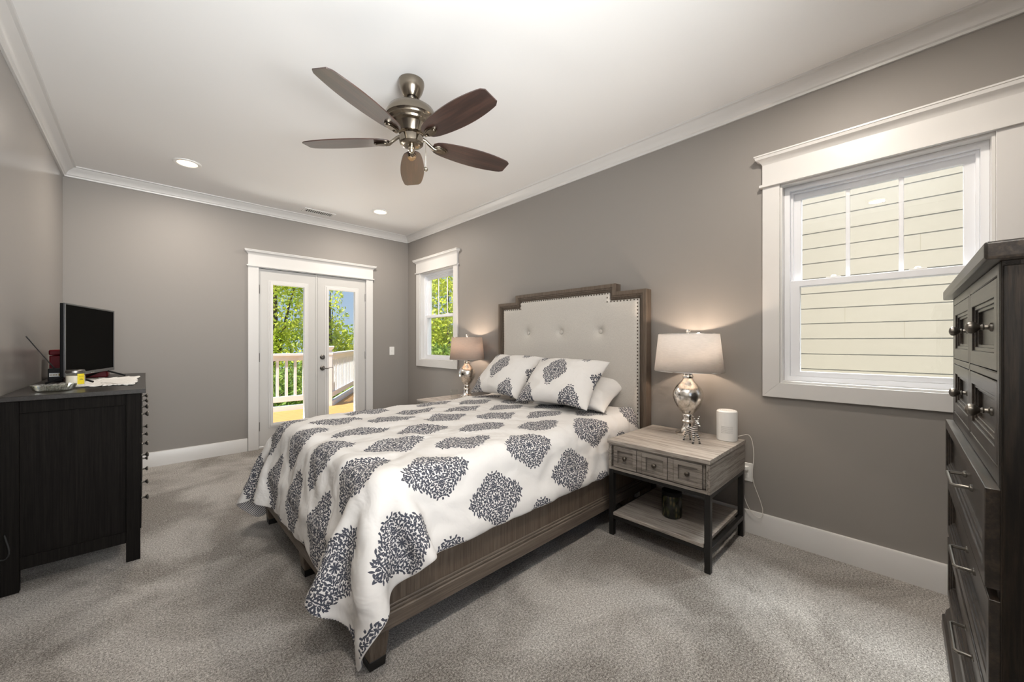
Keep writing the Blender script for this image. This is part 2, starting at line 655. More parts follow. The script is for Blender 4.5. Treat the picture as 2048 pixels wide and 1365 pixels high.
def numpy_mesh(name, verts, faces, uvs=None):
    me = bpy.data.meshes.new(name)
    me.from_pydata([tuple(v) for v in verts], [], [tuple(int(i) for i in f) for f in faces])
    if uvs is not None:
        uvl = me.uv_layers.new(name='UVMap')
        idx = np.empty(len(me.loops), dtype=np.int32)
        me.loops.foreach_get('vertex_index', idx)
        uvl.data.foreach_set('uv', np.asarray(uvs, dtype=np.float32)[idx].ravel())
    me.update()
    return me


# ================================================================ the room
def wall_mesh(us, vs, holes, fn, thick):
    """solid wall in (u,v) with rectangular holes; fn(u,v,w)"""
    us = sorted(set(us + [h[0] for h in holes] + [h[1] for h in holes]))
    vs = sorted(set(vs + [h[2] for h in holes] + [h[3] for h in holes]))
    bm = bmesh.new()
    g = {}
    for i, u in enumerate(us):
        for j, v in enumerate(vs):
            g[i, j] = bm.verts.new(fn(u, v, 0))
    fs = []
    for i in range(len(us) - 1):
        for j in range(len(vs) - 1):
            mu, mv = (us[i] + us[i + 1]) / 2, (vs[j] + vs[j + 1]) / 2
            if any(h[0] < mu < h[1] and h[2] < mv < h[3] for h in holes):
                continue
            fs.append(bm.faces.new((g[i, j], g[i + 1, j], g[i + 1, j + 1], g[i, j + 1])))
    r = bmesh.ops.extrude_face_region(bm, geom=fs)
    d = Vector(fn(0, 0, thick)) - Vector(fn(0, 0, 0))
    bmesh.ops.translate(bm, verts=[e for e in r['geom'] if isinstance(e, bmesh.types.BMVert)], vec=d)
    loose = [v for v in bm.verts if not v.link_faces]
    bmesh.ops.delete(bm, geom=loose, context='VERTS')
    m = MB()
    m.bm.free()
    m.bm = bm
    return m


T = 0.16
BW = (-0.265, 0.545, 0.960, 2.154)           # big window opening: y0 y1 z0 z1
SW = (3.915, 4.716, 0.960, 2.154)
DR = (0.915, 2.150, -0.02, 2.050)            # french doors: x0 x1 z0 z1
RW = (-0.33, 1.13, 0.960, 2.154)             # unseen window added behind the camera to admit fill light

o = MB().box(XL - T, XR + T, YF - T, YB + T, -0.12, 0.0).build('floor', 'carpet', smooth=0)
tag(o, 'wall to wall grey beige speckled carpet', 'carpet', kind='structure')
o = MB().box(XL - T, XR + T, YF - T, YB + T, ZC, ZC + 0.12).build('ceiling', 'ceiling_paint', smooth=0)
tag(o, 'smooth white painted ceiling over the bedroom', 'ceiling', kind='structure')
o = wall_mesh([YF - T, YB + T], [0, ZC], [BW, SW], lambda u, v, w: (XR + w, u, v), T).build('wall_right', 'wall_paint', smooth=0)
tag(o, 'taupe grey wall behind the headboard with two windows', 'wall', kind='structure')
o = wall_mesh([XL, XR], [0, ZC], [(DR[0], DR[1], 0, DR[3])], lambda u, v, w: (u, YB + w, v), T).build('wall_back', 'wall_paint', smooth=0)
tag(o, 'taupe grey end wall with the glazed double doors', 'wall', kind='structure')
o = MB().box(XL - T, XL, YF - T, YB + T, 0, ZC).build('wall_left', 'wall_paint_satin', smooth=0)
tag(o, 'taupe grey wall behind the black dresser', 'wall', kind='structure')
o = wall_mesh([XL, XR], [0, ZC], [RW], lambda u, v, w: (u, YF - w, v), T).build('wall_front', 'wall_paint', smooth=0)
tag(o, 'taupe grey wall behind the tall dark chest', 'wall', kind='structure')

# crown moulding, baseboards
CP = [(0, 0), (0.012, 0), (0.014, 0.012), (0.022, 0.018), (0.026, 0.030), (0.040, 0.050), (0.062, 0.064), (0.068, 0.073),
      (0.082, 0.075), (0.086, 0.085), (0, 0.085)]


def crown(name, fn, a, b, label):
    m = MB().prism(CP, a, b, fn)
    return tag(m.build(name, 'trim_white', smooth=25), label, 'crown moulding', kind='structure')


zc = ZC - 0.085
crown('trim_1', lambda u, v, w: (XR - u, w, zc + v), YF, YB, 'white crown moulding above the headboard wall')
crown('trim_2', lambda u, v, w: (w, YB - u, zc + v), XL, XR, 'white crown moulding above the double doors')
crown('trim_3', lambda u, v, w: (XL + u, w, zc + v), YF, YB, 'white crown moulding above the dresser wall')
crown('trim_4', lambda u, v, w: (w, YF + u, zc + v), XL, XR, 'white crown moulding above the wall behind the chest')
BP = [(0, 0), (0.016, 0), (0.016, 0.130), (0.012, 0.140), (0, 0.142)]


def base(name, fn, spans, label):
    m = MB()
    for a, b in spans:
        m.prism(BP, a, b, fn)
    return tag(m.build(name, 'trim_white', smooth=25), label, 'baseboard', kind='structure')


base('baseboard_right', lambda u, v, w: (XR - u, w, v), [(YF, YB)], 'white baseboard along the headboard wall')
base('baseboard_back', lambda u, v, w: (w, YB - u, v), [(XL, 0.815), (2.25, XR)], 'white baseboard beside the double doors')
base('baseboard_left', lambda u, v, w: (XL + u, w, v), [(YF, YB)], 'white baseboard behind the black dresser')
base('baseboard_front', lambda u, v, w: (w, YF + u, v), [(XL, XR)], 'white baseboard behind the tall chest')


# ---------------------------------------------------------------- windows (local: x along wall, y into the room, z up)
def header_on(m, x0, x1, z0, z1, zt):
    """craftsman header: bead, frieze, flared cap"""
    m.box(x0, x1, 0, 0.022, z0, z1)
    m.box(x0 - 0.014, x1 + 0.014, 0, 0.036, z0 - 0.004, z0 + 0.010)
    prof = [(0.022, z1 - 0.002), (0.026, z1 + 0.008), (0.036, z1 + 0.020), (0.052, z1 + 0.030), (0.056, zt - 0.010), (0.060, zt - 0.008), (0.060, zt)]
    rings = []
    for d, z in prof:
        e = d - 0.022
        rings.append([m.bm.verts.new(p) for p in ((x0 - e, 0, z), (x1 + e, 0, z), (x1 + e, d, z), (x0 - e, d, z))])
    for a, b in zip(rings, rings[1:]):
        for k in range(4):
            m.bm.faces.new((a[k], a[(k + 1) % 4], b[(k + 1) % 4], b[k]))
    m.bm.faces.new(rings[0][::-1])
    m.bm.faces.new(rings[-1])


def window(name, W, z0, z1, loc, rotz, label, glaze=True):
    r = thing(name, label, 'window', loc, rotz, kind='structure')
    h, c = W / 2, 0.088
    # casing with mitred bottom corners
    m = MB()
    fn = lambda u, v, w: (u, w, v)
    m.prism([(-h - c, z0 - c), (-h, z0), (-h, z1), (-h - c, z1)], 0, 0.020, fn)
    m.prism([(h + c, z0 - c), (h, z0), (h, z1), (h + c, z1)], 0, 0.020, fn)
    m.prism([(-h - c, z0 - c), (h + c, z0 - c), (h, z0), (-h, z0)], 0, 0.020, fn)
    m.build('casing', 'trim_white', r, bevel=0.0015)
    m = MB()
    header_on(m, -h - c, h + c, z1 + 0.003, 2.290, 2.345)
    m.build('header', 'trim_white', r)
    # inner bead and jamb liner
    m = MB()
    rect = lambda d: [(-h + d, z0 + d), (h - d, z0 + d), (h - d, z1 - d), (-h + d, z1 - d)]
    m.ring(rect(0.0), rect(0.012), -0.10, 0.008, fn)
    m.build('jamb', 'trim_white', r, bevel=0.002)
    m = MB()
    m.ring(rect(0.012), rect(0.040), -0.14, -0.045, fn)
    m.ring(rect(0.040), rect(0.052), -0.14, -0.070, fn)
    m.build('window_frame', 'vinyl_white', r, bevel=0.002)
    zm = (z0 + z1) / 2 - 0.005
    # sashes
    for nm, a, b, y0, y1 in (('upper_sash', zm - 0.015, z1 - 0.045, -0.125, -0.092), ('lower_sash', z0 + 0.040, zm + 0.020, -0.088, -0.050)):
        e = 0.048
        st = h - 0.040
        m = MB()
        top = b - (0.040 if nm == 'upper_sash' else 0.036)
        bot = a + (0.036 if nm == 'upper_sash' else 0.030)
        m.ring([(-st, a), (st, a), (st, b), (-st, b)], [(-st + e, bot), (st - e, bot), (st - e, top), (-st + e, top)], y0, y1, fn)
        sash = m.build(nm, 'vinyl_white', r, bevel=0.003)
        m = MB()
        m.box(-st + e - 0.004, st - e + 0.004, (y0 + y1) / 2 - 0.003, (y0 + y1) / 2 + 0.003, bot - 0.004, top + 0.004)
        m.build('pane', 'pane_glass', sash, smooth=0)
        if nm == 'upper_sash':
            w3 = (st - e) * 2 / 3
            for s in (-1, 1):
                m = MB()
                x = s * w3 / 2
                m.box(x - 0.0095, x + 0.0095, (y0 + y1) / 2 + 0.004, y1 - 0.006, bot, top)
                m.build('muntin', 'vinyl_white', sash, bevel=0.002)
        else:
            for s in (-1, 1):
                m = MB()
                x = s * (st - e) * 0.52
                m.box(x - 0.032, x + 0.032, y0 + 0.004, y1 - 0.002, b, b + 0.006)
                m.lathe([(0.012, 0), (0.012, 0.008), (0.008, 0.011)], (x, (y0 + y1) / 2, b + 0.006), 16)
                m.build('sash_lock', 'plastic_white', sash, bevel=0.001)
    return r


window('window_1', BW[1] - BW[0], BW[2], BW[3], (XR, (BW[0] + BW[1]) / 2, 0), PI / 2, 'large white double hung window facing the cream siding')
window('window_2', SW[1] - SW[0], SW[2], SW[3], (XR, (SW[0] + SW[1]) / 2, 0), PI / 2, 'white double hung window in the corner with trees outside')
window('added_window', RW[1] - RW[0], RW[2], RW[3], ((RW[0] + RW[1]) / 2, YF, 0), 0.0, 'white window added in the unseen wall to admit fill light')

# ---------------------------------------------------------------- french doors
tr = thing('trim_5', 'white casing and flared header around the double doors', 'door casing', (0, YB, 0), PI, kind='structure')
m = MB()
for a, b in ((0.820, 0.920), (2.145, 2.232)):
    m.box(-b, -a, 0, 0.020, 0, 2.050)
m.build('casing', 'trim_white', tr, bevel=0.002)
m = MB()
header_on(m, -2.232, -0.820, 2.050, 2.176, 2.228)
m.build('header', 'trim_white', tr)
m = MB()
m.box(-0.925, -0.905, -T, 0.0, 0, 2.047)
m.box(-2.160, -2.140, -T, 0.0, 0, 2.047)
m.box(-2.160, -0.905, -T, 0.0, 2.040, 2.060)
m.box(-2.160, -0.905, -T, -0.01, 0.0, 0.018)
m.build('jamb', 'trim_white', tr)


def french_leaf(name, x0, x1, label, hinge_left, hardware):
    r = thing(name, label, 'door', ((x0 + x1) / 2, YB + 0.012, 0), 0.0, kind='structure')
    h = (x1 - x0) / 2
    fn = lambda u, v, w: (u, w, v)
    gx0, gx1, gz0, gz1 = -0.168, 0.160, 0.268, 1.866
    m = MB()
    R = lambda d: [(gx0 - d, gz0 - d), (gx1 + d, gz0 - d), (gx1 + d, gz1 + d), (gx0 - d, gz1 + d)]
    m.ring([(-h, 0.022), (h, 0.022), (h, 2.036), (-h, 2.036)], R(0.0), 0.0, 0.044, fn)
    m.build('leaf', 'door_white', r, bevel=0.002)
    m = MB()
    m.ring(R(0.046), R(0.030), -0.006, 0.0, fn)
    m.ring(R(0.030), R(0.0), -0.012, 0.0, fn)
    m.build('glazing_bead', 'trim_white', r, bevel=0.004)
    m = MB()
    m.box(gx0 - 0.004, gx1 + 0.004, 0.018, 0.024, gz0 - 0.004, gz1 + 0.004)
    m.build('pane', 'pane_glass', r, smooth=0)
    sx_ = -1 if hinge_left else 1
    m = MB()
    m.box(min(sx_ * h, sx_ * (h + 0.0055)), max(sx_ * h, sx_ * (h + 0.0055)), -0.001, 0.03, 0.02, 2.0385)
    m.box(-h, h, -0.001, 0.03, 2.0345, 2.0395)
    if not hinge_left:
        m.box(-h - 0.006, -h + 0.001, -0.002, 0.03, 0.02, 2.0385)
    m.build('gap_shade_strip', 'cable_gap_dark', r, smooth=0)  # dark strips added as the shade in the gaps around the leaf
    hx = -h if hinge_left else h
    for z in (0.25, 1.03, 1.80):
        m = MB()
        m.tube([(hx, -0.006, z - 0.05), (hx, -0.006, z + 0.05)], 0.006, 10)
        m.build('hinge', 'nickel_dark', r)
    if hardware:
        kx = -h + 0.055
        for z, nm in ((1.017, 'deadbolt'), (0.880, 'door_lever')):
            m = MB()
            m.lathe([(0.030, 0.0), (0.030, -0.008), (0.022, -0.014), (0.018, -0.018)], (kx, 0, z), 24, axis='y')
            if nm == 'deadbolt':
                m.box(kx - 0.004, kx + 0.004, -0.032, -0.012, z - 0.017, z + 0.017)
            else:
                m.tube([(kx, -0.010, z), (kx, -0.046, z), (kx + 0.012, -0.052, z), (kx + 0.05, -0.052, z - 0.006), (kx + 0.085, -0.05, z + 0.006), (kx + 0.11, -0.048, z - 0.004)],
                       [0.009, 0.009, 0.008, 0.006, 0.005, 0.005], 10)
            m.build(nm, 'nickel_dark', r)
    else:
        m = MB()
        m.box(h - 0.016, h + 0.006, -0.008, 0.0, 0.022, 2.036)
        m.build('astragal', 'door_white', r, bevel=0.002)
    return r


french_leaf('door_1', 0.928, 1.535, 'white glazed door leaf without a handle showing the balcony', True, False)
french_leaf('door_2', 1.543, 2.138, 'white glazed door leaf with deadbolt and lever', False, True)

# ================================================================ outside
gnd = MB().box(-30, 40, 5.4, 60, -3.3, -3.0).build('lawn', 'lawn_green', smooth=0)
tag(gnd, 'green lawn far below the balcony', 'lawn', kind='structure')
m = MB()
deck = [(-2.5, YB + T), (-2.5, 7.78), (2.65, 7.78), (4.35, 10.6), (8.0, 10.6), (8.0, YB + T)]
m.prism(deck, -0.16, -0.03, lambda u, v, w: (u, v, w))
for k in range(20):
    yy = YB + T + 0.006 + k * 0.142
    if yy + 0.134 < 7.75:
        m.box(-2.45, 7.9, yy, yy + 0.134, -0.03, -0.012)
dk = m.build('deck', 'deck_board', smooth=0)
tag(dk, 'orange tan board balcony floor outside the doors', 'balcony', kind='structure')


def railing(name, p0, p1, label, n, posts):
    d = Vector((p1[0] - p0[0], p1[1] - p0[1], 0))
    L = d.length
    r = thing(name, label, 'railing', (p0[0], p0[1], -0.03), math.atan2(d.y, d.x))
    MB().box(0, L, -0.075, 0.075, 0.985, 1.03).build('hand_rail', 'rail_white', r, bevel=0.006)
    MB().box(0, L, -0.03, 0.03, 0.90, 0.985).build('upper_rail', 'rail_white', r, bevel=0.004)
    MB().box(0, L, -0.03, 0.03, 0.17, 0.27).build('lower_rail', 'rail_white', r, bevel=0.004)
    MB().box(0, L, -0.04, 0.04, -0.02, 0.10).build('curb_board', 'rail_white', r, bevel=0.004)
    for k in range(n):
        x = (k + 0.5) * L / n
        MB().box(x - 0.02, x + 0.02, -0.02, 0.02, 0.26, 0.91).build('baluster', 'rail_white', r)
    for x in posts:
        m = MB()
        m.box(x - 0.065, x + 0.065, -0.065, 0.065, -0.02, 1.10)
        m.taper((x, 0, 1.09), (0.07, 0.07), (x, 0, 1.13), (0.095, 0.095))
        m.box(x - 0.095, x + 0.095, -0.095, 0.095, 1.13, 1.16)
        m.build('post', 'rail_white', r, bevel=0.004)
    return r


railing('balcony_railing', (0.2, 7.72), (2.60, 7.72), 'white balcony railing straight across outside the glazed doors', 17, (2.32,))
railing('balcony_railing', (2.62, 7.80), (4.30, 10.55), 'white balcony railing slanting away from the corner post', 24, (3.2,))

# neighbouring house
nb = thing('house', 'neighbouring house wall of cream lap siding outside the large window', 'house', (5.0, 0.0, -3.0))
m = MB()
P = 0.156
for k in range(52):
    z = k * P + 0.03
    m.prism([(0.0, z), (-0.009, z), (-0.003, z + P + 0.010), (0.0, z + P + 0.012)], -5.0, 4.4, lambda u, v, w: (u, w, v))
m.box(0.0, 0.2, -5.0, 4.4, 0, 8.2)
m.build('siding', 'siding_cream', nb, smooth=0)
m = MB()
for k, y in ((27, 0.04), (28, 0.45), (32, -0.06), (33, 0.92), (24, -0.5), (35, 1.4), (29, 1.9), (30, -0.9)):
    z = k * P + 0.03
    m.prism([(-0.0095, z + 0.002), (-0.0045, z + P - 0.002), (0, z + P - 0.002), (0, z + 0.002)], y - 0.0018, y + 0.0018, lambda u, v, w: (u, w, v))
plain('seam_dark', (0.30, 0.27, 0.20), 0.8)
m.build('siding_seam', 'seam_dark', nb, smooth=0)
m = MB()
m.prism([(-0.5, 8.1), (4.0, 10.6), (4.0, 10.8), (-0.5, 8.3)], -5.3, 4.7, lambda u, v, w: (u, w, v))
m.build('roof', 'roof_shingle', nb, smooth=0)


# trees
def tree(base, blobs, n, size, mat, label, seed):
    rs = np.random.RandomState(seed)
    r = thing('leafy_tree', label, 'tree', base, group=None)
    V, F = [], []
    tot = sum(b[3] ** 3 for b in blobs)
    for bx, by, bz, br in blobs:
        k = int(n * br ** 3 / tot)
        d = rs.normal(size=(k, 3))
        d /= np.linalg.norm(d, axis=1)[:, None]
        rad = br * rs.uniform(0.35, 1.0, k) ** 0.6
        P0 = d * rad[:, None] * np.array([1, 1, 0.95]) + np.array([bx, by, bz])
        a = rs.normal(size=(k, 3))
        a /= np.linalg.norm(a, axis=1)[:, None]
        b = np.cross(a, rs.normal(size=(k, 3)))
        b /= np.linalg.norm(b, axis=1)[:, None]
        nrm = np.cross(a, b)
        s = size * rs.uniform(0.6, 1.3, k)[:, None]
        for i in range(k):
            c, u, v, w, q = P0[i], a[i], b[i], nrm[i], s[i]
            o0 = len(V)
            V += [c - u * q, c + v * q * 0.45 + w * q * 0.12, c + u * q, c - v * q * 0.45 + w * q * 0.12]
            F.append((o0, o0 + 1, o0 + 2, o0 + 3))
    me = numpy_mesh('foliage', V, F)
    link('foliage', me, mat, r, smooth=0)
    m = MB()
    top = max(b[2] for b in blobs)
    m.tube([(0, 0, 0), (0.05, 0.03, top * 0.4), (-0.03, 0.0, top)], [0.16, 0.11, 0.03], 8)
    for bx, by, bz, br in blobs:
        m.tube([(0.03, 0.02, bz * 0.6), (bx * 0.6, by * 0.6, bz * 0.9), (bx, by, bz + br * 0.3)], [0.06, 0.035, 0.012], 6)
    m.build('trunk', 'bark', r)
    return r


tree((2.7, 12.6, -3), [(0, 0, 5.2, 1.2), (-0.6, 0.2, 4.2, 1.2), (0.4, 0, 3.7, 1.2), (-0.3, -0.3, 6.4, 1.0), (0.6, 0.1, 5.9, 0.7)], 9500, 0.062, 'leaf_light',
     'tall yellow green tree behind the balcony seen through the plain door leaf', 3)
tree((4.35, 13.2, -3), [(0.05, 0, 5.7, 0.42), (0.12, 0, 5.1, 0.5), (0.6, 0, 3.9, 1.0), (-0.2, 0, 4.3, 0.8), (1.3, 0, 3.6, 1.1), (0.1, 0, 3.0, 1.3)], 11000, 0.062, 'leaf_light',
     'lower bushy green tree under open sky seen through the handled door leaf', 5)
tree((1.0, 10.4, -3), [(0, 0, 3.0, 1.1), (0.9, 0.1, 2.7, 1.1), (1.6, 0, 2.9, 0.9), (2.4, 0.2, 2.3, 1.0)], 9000, 0.06, 'leaf_dark',
     'dense darker green shrub just beyond the balcony balusters', 8)
tree((8.6, 12.6, -3), [(0, 0, 5.4, 1.8), (-0.8, 0.9, 4.2, 1.6), (0.9, -0.6, 4.4, 1.7), (0, 0, 7.2, 1.4), (1.2, -1.2, 6.2, 1.3), (-1.2, 1.2, 6.0, 1.2), (-0.3, 0, 3.0, 1.5)], 15000, 0.09, 'leaf_light',
     'sunny green tree filling the corner window', 9)
tree((6.9, 10.0, -3), [(0, 0, 3.0, 1.2), (0.7, -0.6, 3.3, 1.1), (-0.5, 0.6, 3.4, 0.9)], 6000, 0.085, 'leaf_dark',
     'dark shady tree low outside the corner window', 12)

# ================================================================ ceiling fittings
def can_light(x, y, label):
    r = thing('recessed_light', label, 'ceiling light', (x, y, ZC), group='recessed ceiling lights')
    m = MB()
    m.lathe([(0.095, 0.0), (0.095, -0.006), (0.088, -0.010), (0.070, -0.008), (0.066, -0.002), (0.066, 0.0)], (0, 0, 0), 40, caps=False)
    m.build('trim_ring', 'plastic_white', r)
    m = MB()
    m.lathe([(0.066, -0.0045), (0.064, -0.006), (0.0, -0.007)], (0, 0, 0), 40, caps=False)
    m.build('lens', 'lamp_glow', r)
    light('recessed_lamp', 'AREA', (x, y, ZC - 0.02), 12.5, (1.0, 0.91, 0.80), shape='DISK', size=0.12)
    return r


can_light(0.26, 4.25, 'recessed ceiling light over the floor between the television and the double doors')
can_light(1.98, 4.28, 'smaller looking recessed ceiling light near the corner by the small window')
can_light(0.10, 0.25, 'recessed ceiling light on the dresser side before the fan, out of frame')
can_light(1.98, 0.25, 'recessed ceiling light in front of the large window')

vt = thing('air_vent', 'white slatted ceiling air vent near the double doors', 'vent', (1.47, 4.80, ZC))
m = MB()
m.ring([(-0.17, -0.075), (0.17, -0.075), (0.17, 0.075), (-0.17, 0.075)], [(-0.145, -0.05), (0.145, -0.05), (0.145, 0.05), (-0.145, 0.05)], -0.008, 0.0, lambda u, v, w: (u, v, w))
m.build('frame', 'plastic_white', vt, bevel=0.002)
MB().box(-0.145, 0.145, -0.05, 0.05, -0.002, 0.0).build('backing', 'black_plastic', vt, smooth=0)
m = MB()
for k in range(14):
    x = -0.138 + k * 0.0212
    m.box(x - 0.0035, x + 0.0035, -0.05, 0.05, -0.008, -0.002)
m.build('louver', 'plastic_white', vt, smooth=0)

# ceiling fan
FX, FY = 1.124, 2.02
fan = thing('ceiling_fan', 'five blade ceiling fan with brushed nickel motor and dark wood blades', 'ceiling fan', (FX, FY, ZC))
z_ = lambda z: z - ZC
MB().lathe([(0.073, 0.0), (0.074, -0.012), (0.071, -0.030), (0.062, -0.058), (0.046, -0.086), (0.040, -0.094), (0.0, -0.094)], (0, 0, 0), 40, caps=False).build('canopy', 'fan_metal', fan)
m = MB()
m.ball((0, 0, -0.094), 0.026, 16)
m.tube([(0, 0, -0.09), (0, 0, -0.17)], 0.016, 16)
m.build('downrod', 'nickel_dark', fan)
MB().lathe([(0.0, -0.135), (0.055, -0.137), (0.100, -0.150), (0.130, -0.172), (0.146, -0.205), (0.148, -0.225), (0.140, -0.232), (0.138, -0.240),
            (0.120, -0.247), (0.116, -0.256), (0.095, -0.262), (0.080, -0.285), (0.070, -0.305), (0.0, -0.306)], (0, 0, 0), 48, caps=False).build('motor_housing', 'fan_metal', fan)
MB().lathe([(0.0, -0.300), (0.056, -0.300), (0.060, -0.318), (0.066, -0.322), (0.069, -0.345), (0.067, -0.362), (0.061, -0.368), (0.040, -0.372), (0.0, -0.374)],
           (0, 0, 0), 40, caps=False).build('switch_housing', 'fan_metal', fan)
MB().lathe([(0.0, -0.371), (0.018, -0.372), (0.020, -0.385), (0.019, -0.400), (0.013, -0.412), (0.0, -0.416)], (0, 0, 0), 24, caps=False).build('finial', 'nickel_polished', fan)
m = MB()
m.tube([(0.048, -0.052, -0.350), (0.056, -0.060, -0.352), (0.058, -0.062, -0.36), (0.058, -0.062, -0.50)], 0.0016, 6)
m.ball((0.058, -0.062, -0.512), 0.013, 14)
m.build('pull_chain', 'nickel_polished', fan)


def blade_mesh(m, pitch):
    """blade along +x from the hub"""
    n = 26
    x0, x1 = 0.130, 0.640
    ca, sa = math.cos(pitch), math.sin(pitch)
    zb = -0.344

    def hw(t):
        s = 0.080 - 0.034 * ((0.56 - t) / 0.56) ** 2 if t < 0.56 else 0.080 - 0.026 * ((t - 0.56) / 0.44) ** 2
        if t > 0.95:
            s *= 1 - 0.22 * ((t - 0.95) / 0.05) ** 2
        if t < 0.12:
            s *= 0.55 + 0.45 * math.sqrt(1 - (1 - t / 0.12) ** 2)
        return s
    top, bot = [], []
    for k in range(n + 1):
        t = k / n
        x = x0 + (x1 - x0) * t
        w = hw(t)
        for arr, dz in ((top, 0.003), (bot, -0.003)):
            arr.append([m.bm.verts.new((x, y * ca - dz * sa, zb + y * sa + dz * ca)) for y in (-w, -w * 0.33, w * 0.33, w)])
    for arr in (top, bot):
        for a, b in zip(arr, arr[1:]):
            for j in range(3):
                m.bm.faces.new((a[j], a[j + 1], b[j + 1], b[j]))
    for j in (0, 3):
        for k in range(n):
            m.bm.faces.new((top[k][j], top[k + 1][j], bot[k + 1][j], bot[k][j]))
    for k in (0, n):
        for j in range(3):
            m.bm.faces.new((top[k][j], top[k][j + 1], bot[k][j + 1], bot[k][j]))


PITCH = math.radians(-11)
for k in range(5):
    a = math.radians(60 + 72 * k)
    m = MB()
    blade_mesh(m, PITCH)
    bl = m.build('blade', 'blade_wood', fan, smooth=40)
    bl.rotation_euler = (0, 0, a)
    m = MB()
    m.tube([(0.050, 0.0, -0.312), (0.085, 0.0, -0.322), (0.115, 0.0, -0.342), (0.135, 0.0, -0.356), (0.155, 0, -0.357)], [0.011, 0.010, 0.010, 0.012, 0.012], 10)
    for dz, s in ((-0.351, 1.0), (-0.357, 0.8)):
        poly = [(0.130 + 0.045 + (0.050 * s) * math.cos(q) * (1.0 if math.cos(q) > 0 else 0.9), 0.026 * s * math.sin(q)) for q in [2 * PI * i / 20 for i in range(20)]]
        m.prism(poly, dz - 0.006, dz + 0.006, lambda u, v, w: (u, v * math.cos(PITCH) - 0, w + v * math.sin(PITCH)))
    br = m.build('blade_iron', 'fan_metal', fan, smooth=40)
    br.rotation_euler = (0, 0, a)

# ================================================================ wall plates
sw = thing('light_switch', 'white light switch plate beside the corner on the end wall', 'light switch', (2.515, YB, 1.08))
MB().box(-0.036, 0.036, -0.006, 0, -0.058, 0.058).build('cover_plate', 'plastic_white', sw, bevel=0.003)
MB().box(-0.005, 0.005, -0.014, -0.004, -0.010, 0.012).build('toggle', 'plastic_white', sw, bevel=0.001)
ot = thing('power_outlet', 'white power outlet on the wall behind the right nightstand', 'outlet', (XR, 0.725, 0.38))
MB().box(-0.006, 0, -0.036, 0.036, -0.058, 0.058).build('cover_plate', 'plastic_white', ot, bevel=0.003)
for s in (-1, 1):
    MB().box(-0.009, -0.004, -0.016, 0.016, s * 0.024 - 0.014, s * 0.024 + 0.014).build('socket', 'plastic_white', ot, bevel=0.003)
MB().box(-0.026, -0.008, -0.013, 0.013, 0.012, 0.036).build('plug', 'plastic_white', ot, bevel=0.004)

# ================================================================ bed
BX0, BX1, BY0, BY1 = 0.585, 2.665, 1.362, 2.985
bed = thing('bed', 'queen bed with stepped linen headboard and weathered brown wood frame', 'bed', (0, 0, 0))
outer = [(1.352, 0.0), (1.352, 1.602), (1.609, 1.602), (1.609, 1.668), (2.735, 1.668), (2.735, 1.602), (2.992, 1.602), (2.992, 0.0)]


def inset(t):
    return [(1.352 + t, 0.0), (1.352 + t, 1.602 - t), (1.609 + t, 1.602 - t), (1.609 + t, 1.668 - t), (2.735 - t, 1.668 - t), (2.735 - t, 1.602 - t),
            (2.992 - t, 1.602 - t), (2.992 - t, 0.0)]


yz = lambda u, v, w: (w, u, v)
m = MB()
for a, b, x in ((0.0, 0.030, 2.672), (0.026, 0.044, 2.680), (0.040, 0.056, 2.690), (0.052, 0.066, 2.698)):
    m.ring(inset(a), inset(b), x, 2.752, yz)
m.build('headboard_frame', 'bed_wood_v', bed, bevel=0.003)
# upholstered panel, tufted
hp = []
NY, NZ = 110, 90
ys = np.linspace(1.352 + 0.062, 2.992 - 0.062, NY)
zs = np.linspace(0.45, 1.668 - 0.062, NZ)
BUT = [(2.172 - 0.41, 1.292), (2.172, 1.292), (2.172 + 0.41, 1.292)]


def panel_x(y, z):
    e = min(y - 1.414, 2.930 - y, (1.606 - z) if 1.671 < y < 2.673 else (1.54 - z))
    if not (1.671 < y < 2.673) and e > 0:
        pass
    e = max(0.0, min(1.0, e / 0.05))
    d = 0.030 * math.sqrt(1 - (1 - e) ** 2)
    for by, bz in BUT:
        r = math.hypot(y - by, z - bz)
        d -= 0.022 * math.exp(-(r / 0.030) ** 2) + 0.014 * math.exp(-(r / 0.075) ** 2)
    return 2.716 - d - 0.012


V = []
for y in ys:
    for z in zs:
        V.append((panel_x(y, z), y, z))
F = []
for i in range(NY - 1):
    for j in range(NZ - 1):
        ym, zm = (ys[i] + ys[i + 1]) / 2, (zs[j] + zs[j + 1]) / 2
        if not (1.671 < ym < 2.673) and zm > 1.541:
            continue
        F.append((i * NZ + j, i * NZ + j + 1, (i + 1) * NZ + j + 1, (i + 1) * NZ + j))
me = numpy_mesh('headboard_panel', V, F)
hpan = link('headboard_panel', me, 'linen_headboard', bed, smooth=60)
hpan['label'] = 'oatmeal linen upholstered panel'
md = hpan.modifiers.new('thick', 'SOLIDIFY')
md.thickness = 0.012
md.offset = -1
for by, bz in BUT:
    m = MB()
    m.lathe([(0.019, 0.0), (0.019, 0.006), (0.015, 0.013), (0.006, 0.016), (0.0, 0.0165)], (0, 0, 0), 24, caps=False)
    m.lathe([(0.019, 0.002), (0.0215, 0.004), (0.0195, 0.008)], (0, 0, 0), 24, caps=False)
    bt = m.build('tuft_button', 'linen_headboard', hpan)
    bt.location = (2.708, by, bz)
    bt.rotation_euler = (0, -PI / 2, 0)
m = MB()
path = inset(0.075)
for (ya, za), (yb_, zb_) in zip(path, path[1:]):
    L = math.hypot(yb_ - ya, zb_ - za)
    n = max(1, int(L / 0.026))
    for k in range(n):
        t = k / n
        y, z = ya + (yb_ - ya) * t, za + (zb_ - za) * t
        if z > 0.55:
            m.ball((panel_x(y, z) - 0.001, y, z), 0.0062, 8, (0.6, 1, 1))
m.build('nailhead_trim', 'nailhead', bed)
